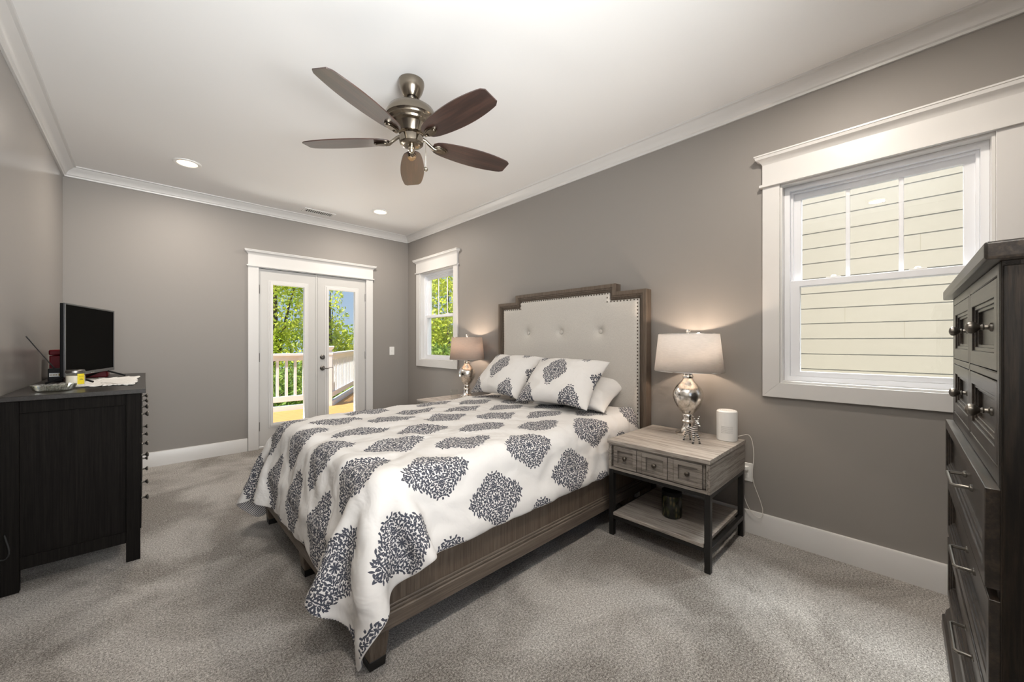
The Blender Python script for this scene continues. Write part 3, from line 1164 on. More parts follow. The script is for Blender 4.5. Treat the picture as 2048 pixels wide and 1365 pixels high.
# back board of the headboard
m = MB()
m.box(2.728, 2.748, 1.42, 2.925, 0.2, 1.52)
m.box(2.728, 2.748, 1.70, 2.65, 1.52, 1.60)
m.build('headboard_back', 'bed_wood_v', bed)
for y, s in ((BY0, 1), (BY1, -1)):
    MB().box(BX0 + 0.03, BX1 + 0.02, min(y, y + s * 0.03), max(y, y + s * 0.03), 0.14, 0.415).build('side_rail', 'bed_wood_v', bed, bevel=0.003)
    m = MB()
    m.box(BX0 + 0.0, BX1 + 0.02, min(y - s * 0.016, y + s * 0.01), max(y - s * 0.016, y + s * 0.01), 0.130, 0.190)
    m.box(BX0 + 0.0, BX1 + 0.02, min(y - s * 0.009, y + s * 0.01), max(y - s * 0.009, y + s * 0.01), 0.190, 0.203)
    m.box(BX0 + 0.0, BX1 + 0.02, min(y - s * 0.005, y + s * 0.01), max(y - s * 0.005, y + s * 0.01), 0.203, 0.216)
    m.build('rail_moulding', 'bed_wood_x', bed, bevel=0.004)
MB().box(BX0, BX0 + 0.03, BY0, BY1, 0.14, 0.40).build('foot_rail', 'bed_wood_v', bed, bevel=0.003)
m = MB()
m.box(BX0 - 0.016, BX0 + 0.01, BY0 - 0.016, BY1 + 0.016, 0.130, 0.190)
m.box(BX0 - 0.009, BX0 + 0.01, BY0 - 0.009, BY1 + 0.009, 0.190, 0.203)
m.build('foot_moulding', 'bed_wood_y', bed, bevel=0.004)
for x, y in ((BX0 + 0.035, BY0 + 0.03), (BX0 + 0.035, (BY0 + BY1) / 2), (BX0 + 0.035, BY1 - 0.03), (2.50, BY0 + 0.05), (2.50, BY1 - 0.05)):
    m = MB()
    m.taper((x, y, 0.135), (0.042, 0.042), (x, y, 0.035), (0.032, 0.032))
    lg = m.build('leg', 'bed_wood_v', bed, bevel=0.003)
    MB().taper((x, y, 0.0), (0.030, 0.030), (x, y, 0.036), (0.033, 0.033)).build('foot_cap', 'black_metal', lg, bevel=0.002)
# slat platform + mattress
MB().box(BX0 + 0.03, BX1, BY0 + 0.03, BY1 - 0.03, 0.36, 0.40).build('slat_base', 'bed_wood_x', bed)
mt = MB().box(BX0 + 0.045, 2.655, BY0 + 0.045, BY1 - 0.045, 0.402, 0.655).build('mattress', 'white_cotton', None, bevel=0.05, seg=5)
tag(mt, 'thick white mattress under the printed duvet', 'mattress')


# ---------------------------------------------------------------- duvet: cloth settled over the mattress
def settle():
    h = 0.030
    x_head = 2.62
    Lx = (x_head - 0.60) + 0.375
    y_near, y_far = 1.39 - 0.282, 2.955 + 0.36
    nu = int(round(Lx / h)) + 1
    nv = int(round((y_far - y_near) / h)) + 1
    rs = np.random.RandomState(4)
    U = np.linspace(x_head, x_head - Lx, nu)
    Vv = np.linspace(y_near, y_far, nv)
    hu, hv = Lx / (nu - 1) * 1.012, (y_far - y_near) / (nv - 1) * 1.018   # a little slack so the cotton creases
    P = np.zeros((nu, nv, 3))
    P[..., 0] = U[:, None]
    P[..., 1] = Vv[None, :]
    ph = rs.uniform(0, 6.28, 8)
    P[..., 2] = 0.70
    for k in range(14):                                       # rumples in random directions
        a_, f_ = rs.uniform(0, 6.28), rs.uniform(7, 26)
        P[..., 2] += 0.030 / f_ * np.sin((P[..., 0] * math.cos(a_) + P[..., 1] * math.sin(a_)) * f_ + rs.uniform(0, 6.28)) * (0.6 + 0.4 * np.sin(P[..., 0] * 3 + k))
    P[..., 2] += rs.normal(0, 0.002, (nu, nv))
    uv = np.stack([P[..., 0], P[..., 1]], -1).copy()
    vel = np.zeros_like(P)
    boxes = [((0.625, 1.40, 0.30), (3.0, 2.945, 0.668), 0.075), ((0.565, 1.345, 0.12), (3.0, 3.0, 0.43), 0.03)]
    pin = np.zeros((nu, nv, 1))
    inner = (Vv > 1.42) & (Vv < 2.93)
    pin[0, inner] = 1
    pin[1, inner] = 1
    dt = 1 / 60.0
    d2u, d2v = 2 * hu, 2 * hv
    dg = math.hypot(hu, hv)

    def con(A, B, rest, k, only_stretch=False):
        d = B - A
        L = np.sqrt((d * d).sum(-1, keepdims=True)) + 1e-9
        e = (L - rest)
        if only_stretch:
            e = np.maximum(e, 0) + np.minimum(e, 0) * 0.15
        c = d * (e / L) * (0.5 * k)
        A += c
        B -= c

    for step in range(230):
        vel[..., 2] -= 4.0 * dt
        vel *= 0.965
        old = P.copy()
        P += vel * dt * (1 - pin)
        for it in range(24):
            for s in (0, 1):
                n = (nu - s) // 2
                con(P[s:s + 2 * n:2], P[s + 1:s + 2 * n:2], hu, 1.0)
                n = (nv - s) // 2
                con(P[:, s:s + 2 * n:2], P[:, s + 1:s + 2 * n:2], hv, 1.0)
            for s in (0, 1):
                n = (nu - s) // 2
                A, B = P[s:s + 2 * n:2], P[s + 1:s + 2 * n:2]
                con(A[:, :-1], B[:, 1:], dg, 0.35)
                con(A[:, 1:], B[:, :-1], dg, 0.35)
            for s in (0, 1, 2, 3):
                n = (nu - s) // 4
                if n > 0:
                    con(P[s:s + 4 * n:4], P[s + 2:s + 4 * n:4][:n], d2u, 0.12)
                n = (nv - s) // 4
                if n > 0:
                    con(P[:, s:s + 4 * n:4], P[:, s + 2:s + 4 * n:4][:, :n], d2v, 0.12)
            if it % 3 == 2:
                P[:] = P * (1 - pin) + old * pin
                for lo, hi, r in boxes:
                    c = (np.array(lo) + np.array(hi)) / 2
                    hf = (np.array(hi) - np.array(lo)) / 2 - r
                    q0 = P - c
                    q = np.abs(q0) - hf
                    mx = np.maximum(q, 0)
                    ln = np.sqrt((mx * mx).sum(-1))
                    mi = np.minimum(q.max(-1), 0)
                    dist = ln + mi - r
                    g = np.where((ln > 1e-9)[..., None], mx / (ln + 1e-9)[..., None], (q == q.max(-1, keepdims=True)).astype(float)) * np.sign(q0)
                    th = 0.014
                    pen = np.maximum(th - dist, 0)[..., None]
                    P += g * pen
                    # friction
                    touch = (pen > 0)
                    mv = P - old
                    tang = mv - g * (mv * g).sum(-1, keepdims=True)
                    P -= np.where(touch, tang * 0.25, 0)
                P[..., 2] = np.maximum(P[..., 2], 0.02)
        vel = (P - old) / dt
        sp = np.sqrt((vel * vel).sum(-1, keepdims=True))
        vel *= np.minimum(1.0, 3.0 / (sp + 1e-6))
    return P, uv


P, UVG = settle()
nu, nv = P.shape[:2]
# soft quilting and creases
D = np.zeros((nu, nv))
for i in range(nu):
    for j in range(nv):
        p = Vector((UVG[i, j, 0] * 4.2, UVG[i, j, 1] * 4.2, 0.3))
        q = Vector((UVG[i, j, 0] * 11 + 5, UVG[i, j, 1] * 9, 2.3))
        wv = noise.noise(Vector((UVG[i, j, 0] * 3.1 + 9, UVG[i, j, 1] * 3.1, 5.1)))
        c1_ = abs(noise.noise(Vector((UVG[i, j, 0] * 5.5 + wv * 1.5, UVG[i, j, 1] * 3.0 + wv, 1.7))))
        c2_ = abs(noise.noise(Vector((UVG[i, j, 0] * 3.2 - wv, UVG[i, j, 1] * 6.0 + wv * 1.5, 8.7))))
        D[i, j] = 0.014 * noise.noise(p) + 0.006 * noise.noise(q) - 0.012 * max(0.0, 1 - c1_ / 0.16) - 0.010 * max(0.0, 1 - c2_ / 0.16)
du = np.gradient(P, axis=0)
dv = np.gradient(P, axis=1)
nr = np.cross(du, dv)
nr /= np.linalg.norm(nr, axis=-1, keepdims=True) + 1e-9
if nr[nu // 3, nv // 2, 2] < 0:
    nr = -nr
P = P + nr * (D[..., None] + 0.012)
P[..., 2] = np.maximum(P[..., 2], 0.02)
faces = []
for i in range(nu - 1):
    for j in range(nv - 1):
        faces.append((i * nv + j, i * nv + j + 1, (i + 1) * nv + j + 1, (i + 1) * nv + j))
me = numpy_mesh('duvet', P.reshape(-1, 3), faces, UVG.reshape(-1, 2))
duvet = link('duvet', me, 'duvet_print', None, smooth=180)
me.materials.append(M['striped_cotton'])
tag(duvet, 'white duvet with navy floral medallions draped over the bed', 'duvet')
md = duvet.modifiers.new('thick', 'SOLIDIFY')
md.thickness = 0.016
md.offset = -1 if nr[nu // 3, nv // 2, 2] > 0 else 1
md.material_offset = 1
md.material_offset_rim = 1
md = duvet.modifiers.new('smooth', 'SUBSURF')
md.levels = md.render_levels = 2


# ---------------------------------------------------------------- pillows
def pillow(name, W, H, Tk, mat, bl, br, tl, label, group, seed, dog=0.05, flange=0.02):
    """corner points: bottom-left, bottom-right, top-left as the viewer sees them"""
    bl, br, tl = Vector(bl), Vector(br), Vector(tl)
    ex = (br - bl).normalized()
    ey = (tl - bl)
    ey = (ey - ex * ey.dot(ex)).normalized()
    ez = ex.cross(ey)
    c = bl + ex * ((br - bl).length / 2) + ey * (H / 2)
    n = 40
    V, UV, F = [], [], []
    rs = random.Random(seed)
    off = Vector((rs.uniform(0, 50), rs.uniform(0, 50), rs.uniform(0, 50)))
    for side in (1, -1):
        for i in range(n + 1):
            for j in range(n + 1):
                u, v = i / n * 2 - 1, j / n * 2 - 1
                x = W / 2 * u * (1 - dog * (1 - v * v) * u * u)
                y = H / 2 * v * (1 - dog * 1.3 * (1 - u * u) * v * v)
                fu = max(0.0, 1 - abs(u) ** 3.2) ** 0.62
                fv = max(0.0, 1 - abs(v) ** 3.2) ** 0.62
                z = Tk / 2 * fu * fv
                w = noise.noise(Vector((u * 2.1, v * 2.1, side)) + off) * 0.016 + noise.noise(Vector((u * 5 + v * 2, v * 4 - u * 2, side)) + off) * 0.007
                z += w * min(1.0, fu * fv * 2)
                sag = -0.03 * u * u * abs(u) + 0.012 * noise.noise(Vector((u * 1.3, v * 1.3, 7)) + off)
                p = c + ex * x + ey * y + ez * (side * z + sag)
                V.append(p)
                UV.append((x + W / 2, y + H / 2))
    k = (n + 1) ** 2
    for s in (0, 1):
        for i in range(n):
            for j in range(n):
                a = s * k + i * (n + 1) + j
                q = (a, a + n + 1, a + n + 2, a + 1)
                F.append(q if s == 0 else q[::-1])
    me = numpy_mesh(name, V, F, UV)
    bm = bmesh.new()
    bm.from_mesh(me)
    bmesh.ops.remove_doubles(bm, verts=bm.verts, dist=0.0004)
    bm.to_mesh(me)
    bm.free()
    o = link(name, me, mat, None, smooth=180, sub=1)
    return tag(o, label, 'pillow', group)


pillow('bed_pillow', 0.66, 0.44, 0.15, 'white_cotton', (2.28, 2.16, 0.728), (2.34, 1.50, 0.728), (2.56, 2.18, 0.845), 'plain white pillow tucked under the front medallion sham', None, 21, 0.09)
pillow('pillow_sham', 0.66, 0.50, 0.17, 'sham_print', (2.22, 2.92, 0.738), (2.22, 2.26, 0.738), (2.53, 2.92, 1.04), 'medallion print sham on the lamp and corner window side', 'printed pillow shams', 22, 0.085)
pillow('pillow_sham', 0.66, 0.50, 0.17, 'sham_print', (2.125, 2.20, 0.742), (2.20, 1.56, 0.742), (2.42, 2.22, 1.005), 'medallion print sham in front, overlapping the plain white pillow', 'printed pillow shams', 23, 0.095)

# ================================================================ nightstands (local: x depth from front, y width)
def nightstand(loc, label):
    r = thing('nightstand', label, 'nightstand', loc, 0.0, 'pair of nightstands')
    W, Dp = 0.605, 0.600
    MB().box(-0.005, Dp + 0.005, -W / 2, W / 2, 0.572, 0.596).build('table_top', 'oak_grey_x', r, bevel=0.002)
    t = 0.020
    m = MB()
    for ya, yb in ((-W / 2 + 0.003, -W / 2 + 0.003 + t), (W / 2 - 0.003 - t, W / 2 - 0.003)):
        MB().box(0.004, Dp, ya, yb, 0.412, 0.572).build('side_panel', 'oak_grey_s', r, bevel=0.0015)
    m.box(0.004, Dp, -W / 2 + 0.02, W / 2 - 0.02, 0.412, 0.428)
    m.box(Dp - 0.015, Dp, -W / 2 + 0.02, W / 2 - 0.02, 0.42, 0.572)
    m.box(0.004, 0.02, -W / 2 + 0.02, W / 2 - 0.02, 0.562, 0.572)
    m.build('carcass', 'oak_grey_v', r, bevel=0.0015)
    dw = W / 2 - 0.030
    m = MB()
    m.box(0.016, 0.026, -dw, dw, 0.434, 0.560)
    # three framed squares, flat boards between them
    sw_ = 0.150
    fn = lambda u, v, w: (w, u, v)
    for cy in (-0.186, 0.0, 0.186):
        q = lambda d: [(cy - sw_ / 2 + d, 0.434 + d), (cy + sw_ / 2 - d, 0.434 + d), (cy + sw_ / 2 - d, 0.560 - d), (cy - sw_ / 2 + d, 0.560 - d)]
        m.ring(q(0), q(0.024), 0.001, 0.017, fn)
    m.box(0.005, 0.017, -0.109, -0.077, 0.434, 0.560)
    m.box(0.005, 0.017, 0.077, 0.109, 0.434, 0.560)
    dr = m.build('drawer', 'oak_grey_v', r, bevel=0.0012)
    for cy in (-0.186, 0.0, 0.186):
        MB().lathe([(0.0, -0.016), (0.007, -0.0155), (0.013, -0.010), (0.0135, -0.004), (0.010, 0.002), (0.0055, 0.006), (0.0055, 0.018)], (0, cy, 0.497), 20, caps=False, axis='x').build('knob', 'bronze_knob', dr)
    lw = 0.030
    for lx in (0.008, Dp - lw - 0.004):
        for s in (-1, 1):
            y0 = s * (W / 2 - 0.004)
            MB().box(lx, lx + lw, min(y0, y0 - s * lw), max(y0, y0 - s * lw), 0.0, 0.412).build('leg', 'black_metal', r, bevel=0.0015)
    m = MB()
    for s in (-1, 1):
        y0 = s * (W / 2 - 0.004)
        m.box(0.03, Dp - 0.03, min(y0, y0 - s * 0.022), max(y0, y0 - s * 0.022), 0.390, 0.412)
        m.box(0.03, Dp - 0.03, min(y0, y0 - s * 0.022), max(y0, y0 - s * 0.022), 0.105, 0.130)
    for lx in (0.010, Dp - 0.030):
        m.box(lx, lx + 0.022, -W / 2 + 0.03, W / 2 - 0.03, 0.390, 0.412)
        m.box(lx, lx + 0.022, -W / 2 + 0.03, W / 2 - 0.03, 0.105, 0.130)
    m.build('metal_frame', 'black_metal', r, bevel=0.0015)
    MB().box(0.004, Dp - 0.002, -W / 2 + 0.036, W / 2 - 0.036, 0.130, 0.148).build('lower_shelf', 'oak_grey_x', r, bevel=0.0015)
    return r


NS = nightstand((2.098, 1.015, 0), 'grey oak nightstand with black metal legs beside the large window')
NS2 = copy_tree(NS)
NS2.location = (2.098, 3.345, 0)
tag(NS2, 'grey oak nightstand mostly hidden behind the bed by the corner window', 'nightstand', 'pair of nightstands')


def table_lamp(loc, label, shade, power):
    r = thing('table_lamp', label, 'lamp', loc, 0.0, 'mercury glass table lamps')
    MB().lathe([(0.0, 0.0), (0.076, 0.0), (0.077, 0.014), (0.066, 0.022), (0.052, 0.028), (0.040, 0.046), (0.034, 0.066), (0.033, 0.078), (0.038, 0.082),
                (0.041, 0.090), (0.038, 0.099), (0.032, 0.104), (0.032, 0.118), (0.036, 0.122), (0.036, 0.132), (0.032, 0.138)], (0, 0, 0), 40, caps=False).build('base', 'mercury_glass', r)
    MB().lathe([(0.030, 0.136), (0.036, 0.142), (0.052, 0.162), (0.070, 0.188), (0.084, 0.217), (0.0925, 0.248), (0.0925, 0.272), (0.086, 0.295),
                (0.072, 0.318), (0.055, 0.336), (0.040, 0.352), (0.031, 0.366), (0.028, 0.372)], (0, 0, 0), 48, caps=False).build('body', 'mercury_glass', r)
    MB().lathe([(0.027, 0.370), (0.033, 0.376), (0.034, 0.386), (0.027, 0.392), (0.026, 0.402), (0.030, 0.408), (0.028, 0.414), (0.014, 0.418), (0.014, 0.470), (0.0, 0.471)],
               (0, 0, 0), 32, caps=False).build('neck', 'chrome', r)
    m = MB()
    m.lathe([(0.2150, 0.416), (0.1880, 0.664)], (0, 0, 0), 64, (0.82, 1.0), caps=False)
    sh = m.build('lamp_shade', shade, r, smooth=60)
    md = sh.modifiers.new('thick', 'SOLIDIFY')
    md.thickness = 0.002
    m = MB()
    for rr, zz in ((0.2150, 0.417), (0.1880, 0.663)):
        m.tube([(rr * 0.82 * math.cos(2 * PI * k / 48), rr * math.sin(2 * PI * k / 48), zz) for k in range(49)], 0.002, 6, False)
    m.tube([(-0.153, 0, 0.655), (0, 0, 0.655), (0.153, 0, 0.655)], 0.002, 6)
    m.tube([(0, -0.187, 0.655), (0, 0.187, 0.655)], 0.002, 6)
    m.build('shade_frame', 'chrome', sh)
    MB().lathe([(0.0, 0.655), (0.008, 0.657), (0.008, 0.664), (0.012, 0.668), (0.011, 0.674), (0.014, 0.680), (0.011, 0.690), (0.0, 0.692)], (0, 0, 0), 20, caps=False).build('finial', 'chrome', r)
    MB().ball((0, 0, 0.525), 0.030, 20).build('bulb', 'bulb_glow', r)
    light('lamp_bulb', 'POINT', (loc[0], loc[1], loc[2] + 0.55), power, (1.0, 0.80, 0.62), shadow_soft_size=0.03)
    return r


LZ = 0.596
table_lamp((2.575, 1.013, LZ), 'lit mercury glass lamp with off white shade beside the large window', 'shade_linen', 11.0)
table_lamp((2.575, 3.405, LZ), 'lit mercury glass lamp with tan looking shade by the corner window', 'shade_linen_tan', 11.0)

# smart speaker
sp = thing('smart_speaker', 'white cylindrical speaker at the back corner of the nightstand', 'speaker', (2.615, 0.792, LZ))
MB().lathe([(0.0, 0.0), (0.055, 0.0), (0.058, 0.004), (0.0585, 0.168), (0.057, 0.179), (0.051, 0.185), (0.0, 0.187)], (0, 0, 0), 48, caps=False).build('body', 'plastic_white', sp)
m = MB()
va = math.atan2(0.792, 2.615) + PI
for i in range(16):
    for j in range(8):
        a = va - 0.55 + 1.1 * i / 15 + (0.035 if j % 2 else 0)
        m.ball((0.0583 * math.cos(a), 0.0583 * math.sin(a), 0.052 + j * 0.0056), 0.0011, 6)
for i in range(30):
    for rr in (0.012, 0.024, 0.036, 0.046):
        if i % (1 if rr > 0.03 else 2) == 0:
            a = 2 * PI * i / 30
            m.ball((rr * math.cos(a), rr * math.sin(a), 0.1863), 0.0013, 6, (1, 1, 0.4))
plain('hole_grey', (0.30, 0.29, 0.28), 0.8)
m.build('speaker_grille', 'hole_grey', sp, smooth=0)

# zebra figurine: one skinned body
def zebra(loc, rot):
    r = thing('zebra_figurine', 'small silver striped zebra figurine standing in front of the lamp', 'figurine', loc, rot)
    pts = {
        'rump': (-0.030, 0, 0.074, 0.017), 'mid': (0.0, 0, 0.076, 0.015), 'chest': (0.028, 0, 0.078, 0.016),
        'n1': (0.042, 0, 0.098, 0.011), 'n2': (0.048, 0, 0.118, 0.008), 'poll': (0.050, 0, 0.130, 0.009), 'muz': (0.072, 0.0, 0.116, 0.006), 'nose': (0.080, 0, 0.108, 0.005),
        'tail1': (-0.048, 0, 0.074, 0.003), 'tail2': (-0.056, 0, 0.045, 0.003)}
    edges = [('rump', 'mid'), ('mid', 'chest'), ('chest', 'n1'), ('n1', 'n2'), ('n2', 'poll'), ('poll', 'muz'), ('muz', 'nose'), ('rump', 'tail1'), ('tail1', 'tail2')]
    for nm, x0, fx in (('f', 0.030, 0.012), ('h', -0.030, -0.012)):
        for s in (-1, 1):
            a, b, c = nm + str(s) + 'a', nm + str(s) + 'b', nm + str(s) + 'c'
            pts[a] = (x0 + fx * 0.2, s * 0.011, 0.055, 0.0085)
            pts[b] = (x0 + fx * 0.9 + (0.006 if nm == 'f' else -0.004), s * 0.016, 0.030, 0.0055)
            pts[c] = (x0 + fx * 1.3, s * 0.022, 0.003, 0.0048)
            edges += [('chest' if nm == 'f' else 'rump', a), (a, b), (b, c)]
    for s in (-1, 1):
        pts['ear%d' % s] = (0.047, s * 0.013, 0.150, 0.003)
        pts['eart%d' % s] = (0.046, s * 0.021, 0.164, 0.0022)
        edges += [('poll', 'ear%d' % s), ('ear%d' % s, 'eart%d' % s)]
    keys = list(pts)
    me = bpy.data.meshes.new('body')
    me.from_pydata([pts[k][:3] for k in keys], [(keys.index(a), keys.index(b)) for a, b in edges], [])
    ob = bpy.data.objects.new('body', me)
    COL.objects.link(ob)
    ob.parent = r
    ob.modifiers.new('skin', 'SKIN')
    sv = me.skin_vertices[0].data if me.skin_vertices else None
    if sv is None:
        bm = bmesh.new()
        bm.from_mesh(me)
        bm.verts.layers.skin.verify()
        bm.to_mesh(me)
        bm.free()
        sv = me.skin_vertices[0].data
    for k, q in enumerate(keys):
        sv[k].radius = (pts[q][3], pts[q][3])
        sv[k].use_root = (q == 'mid')
    md = ob.modifiers.new('smooth', 'SUBSURF')
    md.levels = md.render_levels = 2
    me.materials.append(M['zebra_silver'])
    for nm, x0, fx in (('f', 0.030, 0.012), ('h', -0.030, -0.012)):
        for s in (-1, 1):
            MB().lathe([(0.0, 0.0), (0.0065, 0.0), (0.0055, 0.007), (0.0, 0.008)], (x0 + fx * 1.3, s * 0.022, 0.0), 10, caps=False).build('hoof', 'zebra_dark', r)
    return r


zebra((2.405, 0.925, LZ), math.radians(-125))

# camouflage jar on the lower shelf
cj = thing('candle_jar', 'dark camouflage patterned jar on the lower shelf of the nightstand', 'jar', (2.31, 1.005, 0.148))
MB().lathe([(0.0, 0.0), (0.050, 0.0), (0.056, 0.006), (0.058, 0.030), (0.058, 0.120), (0.052, 0.135)], (0, 0, 0), 36, caps=False).build('body', 'camo_print', cj)
MB().lathe([(0.0, 0.162), (0.050, 0.162), (0.056, 0.158), (0.057, 0.134), (0.0, 0.133)], (0, 0, 0), 36, caps=False).build('lid', 'black_plastic', cj)

# white charging cord
m = MB()
m.tube([(2.677, 0.772, LZ + 0.012), (2.712, 0.752, LZ + 0.012), (2.722, 0.716, LZ + 0.03), (2.728, 0.690, LZ + 0.03), (2.735, 0.676, LZ - 0.05), (2.738, 0.676, 0.46), (2.728, 0.69, 0.36), (2.742, 0.660, 0.27), (2.742, 0.622, 0.17),
        (2.740, 0.635, 0.11), (2.738, 0.675, 0.12), (2.734, 0.712, 0.17), (2.730, 0.740, 0.26), (2.738, 0.728, 0.40)], 0.0022, 8)
co_ = m.build('cord', 'white_cord', sp, smooth=180, sub=1)
co_.location = (-2.615, -0.792, -LZ)

# tumbler on the far nightstand
gl = MB()
gl.lathe([(0.0, 0.0), (0.030, 0.0), (0.032, 0.004), (0.037, 0.115), (0.0345, 0.115), (0.030, 0.012), (0.0, 0.010)], (0, 0, 0), 32, caps=False)
gl = gl.build('drinking_glass', 'thin_glass', None)
gl.location = (2.32, 3.285, LZ)
tag(gl, 'clear drinking glass on the nightstand by the corner window', 'glass')

# ================================================================ dresser (left)
DX0, DX1, DY0, DY1, DZ = -0.492, -0.018, 2.962, 4.46, 0.945
dz = thing('dresser', 'long black brown eight drawer dresser against the left wall', 'dresser', ((DX0 + DX1) / 2, (DY0 + DY1) / 2, 0))
ox, oy = (DX0 + DX1) / 2, (DY0 + DY1) / 2
hx, hy = (DX1 - DX0) / 2, (DY1 - DY0) / 2
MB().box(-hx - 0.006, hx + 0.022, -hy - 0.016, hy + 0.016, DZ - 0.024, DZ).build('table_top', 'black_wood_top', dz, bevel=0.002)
pw = 0.056
for sx in (-1, 1):
    for sy in (-1, 1):
        x0, y0 = sx * hx, sy * hy
        MB().box(min(x0, x0 - sx * pw), max(x0, x0 - sx * pw), min(y0, y0 - sy * 0.035), max(y0, y0 - sy * 0.035), 0.0, DZ - 0.024).build('leg', 'black_wood', dz, bevel=0.002)
for sy in (-1, 1):
    y0 = sy * (hy - 0.005)
    MB().box(-hx + pw, hx - pw, min(y0 - sy * 0.010, y0 - sy * 0.022), max(y0 - sy * 0.010, y0 - sy * 0.022), 0.15, DZ - 0.06).build('side_panel', 'black_wood', dz)
    for za, zb in ((DZ - 0.085, DZ - 0.024), (0.105, 0.165)):
        MB().box(-hx + pw, hx - pw, min(y0, y0 - sy * 0.022), max(y0, y0 - sy * 0.022), za, zb).build('side_rail', 'black_wood', dz, bevel=0.0015)
MB().box(-hx, -hx + 0.008, -hy + 0.03, hy - 0.03, 0.13, DZ - 0.03).build('back_panel', 'black_wood', dz)
m = MB()
m.box(hx - 0.030, hx - 0.004, -hy + 0.03, hy - 0.03, DZ - 0.055, DZ - 0.024)
m.box(hx - 0.030, hx - 0.004, -hy + 0.03, hy - 0.03, 0.105, 0.150)
m.box(hx - 0.030, hx - 0.004, -hy + 0.03, hy - 0.03, 0.640, 0.660)
m.box(hx - 0.030, hx - 0.004, -hy + 0.03, hy - 0.03, 0.400, 0.420)
m.box(hx - 0.030, hx - 0.004, -0.02, 0.02, 0.13, DZ - 0.03)
m.build('front_frame', 'black_wood', dz, bevel=0.0015)


def dresser_drawer(ya, yb, za, zb, knobs):
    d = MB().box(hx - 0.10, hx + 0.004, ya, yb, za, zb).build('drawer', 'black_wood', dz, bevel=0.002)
    for ky in knobs:
        MB().lathe([(0.006, 0.0), (0.0055, 0.014), (0.008, 0.019), (0.0145, 0.023), (0.0155, 0.027), (0.013, 0.031), (0.0, 0.0325)], (hx + 0.004, ky, (za + zb) / 2), 18, caps=False, axis='x').build('knob', 'pewter', d)


inner_ = hy - 0.038
for za, zb, n in ((0.665, 0.885, 4), (0.425, 0.635, 2), (0.155, 0.395, 2)):
    for k in range(n):
        w_ = (2 * inner_) / n
        ya, yb = -inner_ + k * w_ + 0.004, -inner_ + (k + 1) * w_ - 0.004
        if n == 4:
            dresser_drawer(ya, yb, za, zb, [(ya + yb) / 2])
        else:
            dresser_drawer(ya, yb, za, zb, [ya + (yb - ya) * 0.25, ya + (yb - ya) * 0.75])

# television
TVA = math.radians(76)
tv = thing('tv', 'black flat screen television switched off on the dresser', 'television', (-0.252, 3.74, DZ + 0.009), TVA)
zb0, zt0 = 0.048, 0.478
MB().box(-0.350, 0.350, 0.0, 0.020, zb0, zt0).build('housing', 'black_plastic', tv, bevel=0.004)
m = MB()
m.prism([(-0.28, 0.09), (0.28, 0.09), (0.28, 0.36), (-0.28, 0.36)], 0.020, 0.045, lambda u, v, w: (u * (1 - (w - 0.020) * 6), w, v))
m.build('back_bulge', 'black_plastic', tv, bevel=0.004)
R = lambda d, e=0.0: [(-0.352 + d, zb0 - 0.002 + d + e), (0.352 - d, zb0 - 0.002 + d + e), (0.352 - d, zt0 + 0.002 - d), (-0.352 + d, zt0 + 0.002 - d)]
m = MB()
m.ring(R(0), R(0.009, 0.010), -0.004, 0.004, lambda u, v, w: (u, w, v))
m.build('bezel', 'grey_bezel', tv, bevel=0.0015)
MB().box(-0.342, 0.342, -0.0015, 0.002, zb0 + 0.015, zt0 - 0.008).build('screen', 'screen_black', tv, smooth=0)
for s in (-1, 1):
    m = MB()
    x = s * 0.24
    m.tube([(x, 0.015, zb0 + 0.004), (x + s * 0.02, -0.09, 0.007)], 0.006, 8)
    m.tube([(x, 0.015, zb0 + 0.004), (x + s * 0.02, 0.11, 0.007)], 0.006, 8)
    m.build('leg', 'black_plastic', tv)
MB().box(-0.02, 0.02, -0.0055, -0.004, zb0 + 0.001, zb0 + 0.006).build('badge', 'steel', tv, smooth=0)

# red tin behind the television
rt = thing('red_box', 'dark red metal box with a latch behind the television', 'box', (-0.335, 4.26, DZ))
MB().box(-0.145, 0.135, -0.115, 0.115, 0.0, 0.165).build('body', 'red_tin', rt, bevel=0.006)
MB().box(-0.148, 0.138, -0.118, 0.118, 0.168, 0.205).build('lid', 'red_tin', rt, bevel=0.008)
m = MB()
m.ball((-0.085, -0.122, 0.135), 0.010, 14, (1.3, 0.8, 0.8))
m.tube([(-0.085, -0.122, 0.138), (-0.05, -0.128, 0.146), (-0.005, -0.128, 0.146)], 0.006, 8)
m.build('latch', 'chrome', rt)

ab = thing('antenna_box', 'small black box with white sticker and whip antenna beside the television', 'antenna', (-0.42, 3.88, DZ), 0.0)
MB().box(-0.032, 0.032, -0.028, 0.028, 0.0, 0.088).build('body', 'black_plastic', ab, bevel=0.004)
MB().box(-0.026, 0.028, -0.0292, -0.0275, 0.034, 0.058).build('sticker', 'sticker_white', ab, smooth=0)
m = MB()
for k in range(5):
    m.box(-0.023 + k * 0.0065, -0.0195 + k * 0.0065, -0.0298, -0.0291, 0.042, 0.050)
m.box(0.014, 0.026, -0.0298, -0.0291, 0.038, 0.054)
m.build('sticker_print', 'label_ink', ab, smooth=0)
m = MB()
m.tube([(-0.005, 0, 0.084), (-0.026, -0.10, 0.145), (-0.048, -0.206, 0.210)], [0.004, 0.0028, 0.0022], 8)
m.tube([(-0.048, -0.206, 0.210), (-0.075, -0.340, 0.292)], [0.003, 0.0028], 8)
m.build('whip_antenna', 'grey_bezel', ab)

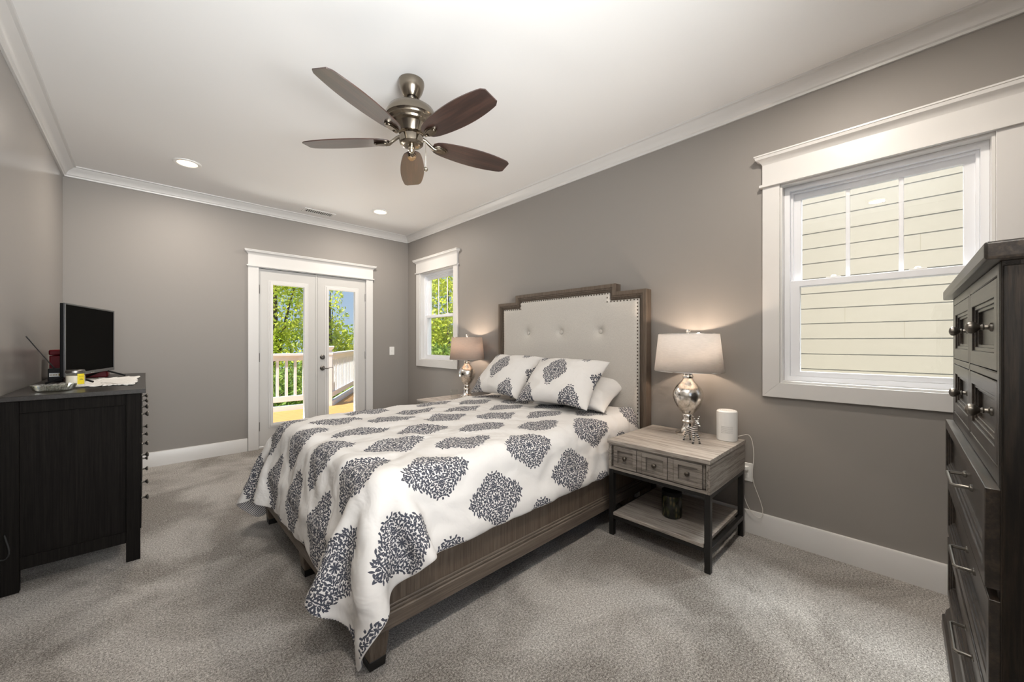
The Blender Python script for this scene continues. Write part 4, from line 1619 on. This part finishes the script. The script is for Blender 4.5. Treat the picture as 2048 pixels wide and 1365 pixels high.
# runner cloth
pts = [(-0.40, 3.50), (-0.33, 3.36), (-0.25, 3.27), (-0.18, 3.25), (-0.13, 3.27), (-0.08, 3.24), (-0.05, 3.22), (-0.035, 3.45), (-0.04, 3.70), (-0.025, 3.98), (-0.09, 4.02), (-0.16, 3.96), (-0.24, 4.0), (-0.31, 3.97), (-0.36, 3.75)]
cx0, cy0 = -0.21, 3.62
V, F = [(cx0, cy0, DZ + 0.004)], []
NP = 120
rs_ = random.Random(5)
poly = []
for k in range(NP):
    t = k / NP * len(pts)
    i = int(t)
    f = t - i
    a, b = pts[i % len(pts)], pts[(i + 1) % len(pts)]
    w = 0.006 * math.sin(k * 1.9) + rs_.uniform(-0.003, 0.003)
    poly.append((a[0] + (b[0] - a[0]) * f + w, a[1] + (b[1] - a[1]) * f + w))
rings = 5
for q in range(1, rings + 1):
    for k in range(NP):
        s = q / rings
        V.append((cx0 + (poly[k][0] - cx0) * s, cy0 + (poly[k][1] - cy0) * s, DZ + 0.0035 + 0.0022 * (1 + math.sin(k * 0.9 + q)) * s))
for k in range(NP):
    F.append((0, 1 + k, 1 + (k + 1) % NP))
for q in range(rings - 1):
    for k in range(NP):
        a = 1 + q * NP
        F.append((a + k, a + NP + k, a + NP + (k + 1) % NP, a + (k + 1) % NP))
me = numpy_mesh('dresser_runner', V, F)
rn = link('dresser_runner', me, 'runner_cloth', None, smooth=60)
md = rn.modifiers.new('thick', 'SOLIDIFY')
md.thickness = 0.002
tag(rn, 'crinkled white cloth spread under the television', 'cloth')

# candle
cd = thing('candle', 'cream jar candle with yellow label at the front of the dresser', 'candle', (-0.285, 3.285, DZ + 0.008))
MB().lathe([(0.0, 0.0), (0.0355, 0.0), (0.038, 0.004), (0.039, 0.078), (0.037, 0.078), (0.036, 0.010), (0.0, 0.008)], (0, 0, 0), 40, caps=False).build('glass_jar', 'thin_glass', cd)
MB().lathe([(0.0, 0.009), (0.0355, 0.009), (0.0358, 0.062), (0.0, 0.063)], (0, 0, 0), 40, caps=False).build('wax', 'wax', cd)
MB().lathe([(0.0, 0.094), (0.034, 0.094), (0.0375, 0.091), (0.039, 0.084), (0.039, 0.079), (0.0, 0.0785)], (0, 0, 0), 40, caps=False).build('lid', 'nickel_dark', cd)
va = math.atan2(-3.285, 0.285) + 0.62
m = MB()
n = 10
A, B = [], []
for k in range(n + 1):
    a = va - 0.42 + 0.84 * k / n
    A.append(m.bm.verts.new((0.0396 * math.cos(a), 0.0396 * math.sin(a), 0.014)))
    B.append(m.bm.verts.new((0.0396 * math.cos(a), 0.0396 * math.sin(a), 0.072)))
for k in range(n):
    m.bm.faces.new((A[k], A[k + 1], B[k + 1], B[k]))
lb = m.build('label', 'yellow_label', cd, smooth=60)
m = MB()
for z, w in ((0.058, 0.22), (0.039, 0.16), (0.044, 0.10)):
    for k in range(7):
        a = va - w + 2 * w * k / 6
        m.box(0.0400 * math.cos(a) - 0.001, 0.0400 * math.cos(a) + 0.001, 0.0400 * math.sin(a) - 0.001, 0.0400 * math.sin(a) + 0.001, z - 0.001, z + 0.001)
m.build('label_print', 'label_ink', cd, smooth=0)

# cut glass dish
m = MB()
seg = 72
prof = [(0.0, 0.004), (0.056, 0.004), (0.068, 0.012), (0.077, 0.036), (0.073, 0.038), (0.064, 0.016), (0.053, 0.009), (0.0, 0.009)]
rings = []
for r_, z_0 in prof:
    ring = []
    for k in range(seg):
        a = 2 * PI * k / seg
        s = 1 + (0.055 * (1 if k % 2 else -1) if 0.06 < r_ else 0)
        ring.append(m.bm.verts.new((r_ * s * math.cos(a), r_ * s * 0.78 * math.sin(a), z_0 + (0.003 if (k % 4 < 2 and r_ > 0.07) else 0))))
    rings.append(ring)
for a, b in zip(rings, rings[1:]):
    for k in range(seg):
        m.bm.faces.new((a[k], a[(k + 1) % seg], b[(k + 1) % seg], b[k]))
ds = m.build('glass_dish', 'crystal', None, smooth=0)
ds.location = (-0.345, 3.125, DZ - 0.003)
ds.rotation_euler = (0, 0, math.radians(8))
tag(ds, 'fluted cut glass dish at the near edge of the dresser', 'dish')

# black cable loop behind the dresser's near back leg
m = MB()
m.tube([(-0.478, 2.952, 0.30), (-0.470, 2.945, 0.265), (-0.460, 2.942, 0.225), (-0.462, 2.942, 0.19), (-0.480, 2.944, 0.175), (-0.497, 2.948, 0.19)], 0.004, 8)
cb = m.build('power_cable', 'cable_gap_dark', None, smooth=180, sub=1)
tag(cb, 'black cable loop at the back corner of the black dresser', 'cable')

# ================================================================ tall chest at the right (local frame turned 0.67 degrees)
CA = math.radians(0.67)
CXC = 1.87
ch = thing('tall_chest', 'tall dark distressed wood chest of drawers at the right edge', 'chest of drawers',
           (CXC * math.cos(CA) + 0.375 * math.sin(CA), CXC * math.sin(CA) - 0.375 * math.cos(CA), 0), CA)
# local x = along the front (0 at the middle), local y: front plane = +0.225
hw_ = 0.54
yf = 0.225
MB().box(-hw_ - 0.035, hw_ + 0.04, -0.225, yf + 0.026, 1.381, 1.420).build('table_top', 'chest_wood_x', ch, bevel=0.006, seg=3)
m = MB()
m.box(-hw_, -hw_ + 0.025, -0.215, yf, 0.0, 1.381)
m.box(hw_ - 0.025, hw_, -0.215, yf, 0.0, 1.381)
m.box(-hw_ + 0.02, hw_ - 0.02, -0.215, -0.20, 0.05, 1.381)
m.box(-hw_ + 0.02, hw_ - 0.02, -0.2, yf - 0.03, 0.06, 0.09)
for x in (-hw_ - 0.001,):
    for k in range(4):
        y = -0.215 + 0.11 * k
        m.box(-hw_ - 0.0015, -hw_ + 0.01, y + 0.003, y + 0.107, 0.10, 1.37)
m.build('carcass', 'chest_wood', ch, bevel=0.002)
m = MB()
m.box(-hw_, -hw_ + 0.045, yf - 0.03, yf, 0.05, 1.381)
m.box(hw_ - 0.045, hw_, yf - 0.03, yf, 0.05, 1.381)
for za, zb in ((1.352, 1.381), (1.117, 1.137), (0.885, 0.926), (0.642, 0.662), (0.398, 0.418), (0.09, 0.155)):
    m.box(-hw_ + 0.04, hw_ - 0.04, yf - 0.03, yf, za, zb)
m.box(-0.014, 0.014, yf - 0.03, yf, 0.90, 1.37)
m.build('face_frame', 'chest_wood_x', ch, bevel=0.003)
xz = lambda u, v, w: (u, w, v)


def chest_drawer(xa, xb, za, zb, proud, fw_, handle):
    q = lambda d: [(xa + d, za + d), (xb - d, za + d), (xb - d, zb - d), (xa + d, zb - d)]
    m = MB()
    y1 = yf + proud
    m.ring(q(0.0), q(fw_), yf - 0.02, y1, xz)
    m.ring(q(fw_ - 0.001), q(fw_ + 0.010), yf - 0.02, y1 - 0.005, xz)
    m.ring(q(fw_ + 0.009), q(fw_ + 0.018), yf - 0.02, y1 - 0.010, xz)
    m.box(xa + fw_ + 0.01, xb - fw_ - 0.01, yf - 0.026, y1 - 0.018, za + fw_ + 0.01, zb - fw_ - 0.01)
    if proud > 0.01:
        m.box(xa + 0.01, xb - 0.01, yf - 0.25, yf - 0.019, za + 0.012, zb - 0.02)
    d = m.build('drawer', 'chest_wood_x', ch, bevel=0.0018)
    cz, cxm, yp = (za + zb) / 2, (xa + xb) / 2, y1 - 0.018
    if handle == 'knob':
        MB().lathe([(0.012, 0.0), (0.011, 0.004), (0.0065, 0.007), (0.0055, 0.013), (0.0085, 0.016), (0.006, 0.020), (0.009, 0.023), (0.0150, 0.029), (0.0168, 0.036), (0.0150, 0.042), (0.008, 0.046), (0.0, 0.047)],
                   (cxm, yp, cz), 24, caps=False, axis='y').build('knob', 'pewter', d)
    else:
        m = MB()
        a, b = cxm - 0.085 - 0.03, cxm + 0.085 - 0.03
        m.tube([(a, yp, cz), (a, yp + 0.034, cz), (a + 0.006, yp + 0.040, cz), (b - 0.006, yp + 0.040, cz), (b, yp + 0.034, cz), (b, yp, cz)], 0.0052, 10)
        for x in (a, b):
            m.lathe([(0.011, 0.0), (0.0105, 0.005), (0.006, 0.008)], (x, yp, cz), 18, caps=False, axis='y')
        m.build('handle', 'pewter', d)


for xa, xb in ((-hw_ + 0.047, -0.016), (0.016, hw_ - 0.047)):
    chest_drawer(xa, xb, 1.139, 1.350, 0.0, 0.040, 'knob')
    chest_drawer(xa, xb, 0.928, 1.115, 0.0, 0.036, 'knob')
for za, zb, pr in ((0.664, 0.884, 0.0215), (0.420, 0.640, 0.0160), (0.157, 0.396, 0.016)):
    chest_drawer(-hw_ + 0.006, hw_ - 0.006, za, zb, pr, 0.034, 'bar')
m = MB()
prof = [(0.0, 0.105), (0.006, 0.100), (0.010, 0.085), (0.018, 0.075), (0.021, 0.058), (0.030, 0.050), (0.030, 0.0), (0.0, 0.0)]
m.prism(prof, -hw_ - 0.02, hw_ + 0.03, lambda u, v, w: (w, yf + u, v))
m.prism(prof, -0.215, yf + 0.02, lambda u, v, w: (-hw_ - u, w, v))
m.build('plinth', 'chest_wood_x', ch, bevel=0.002)
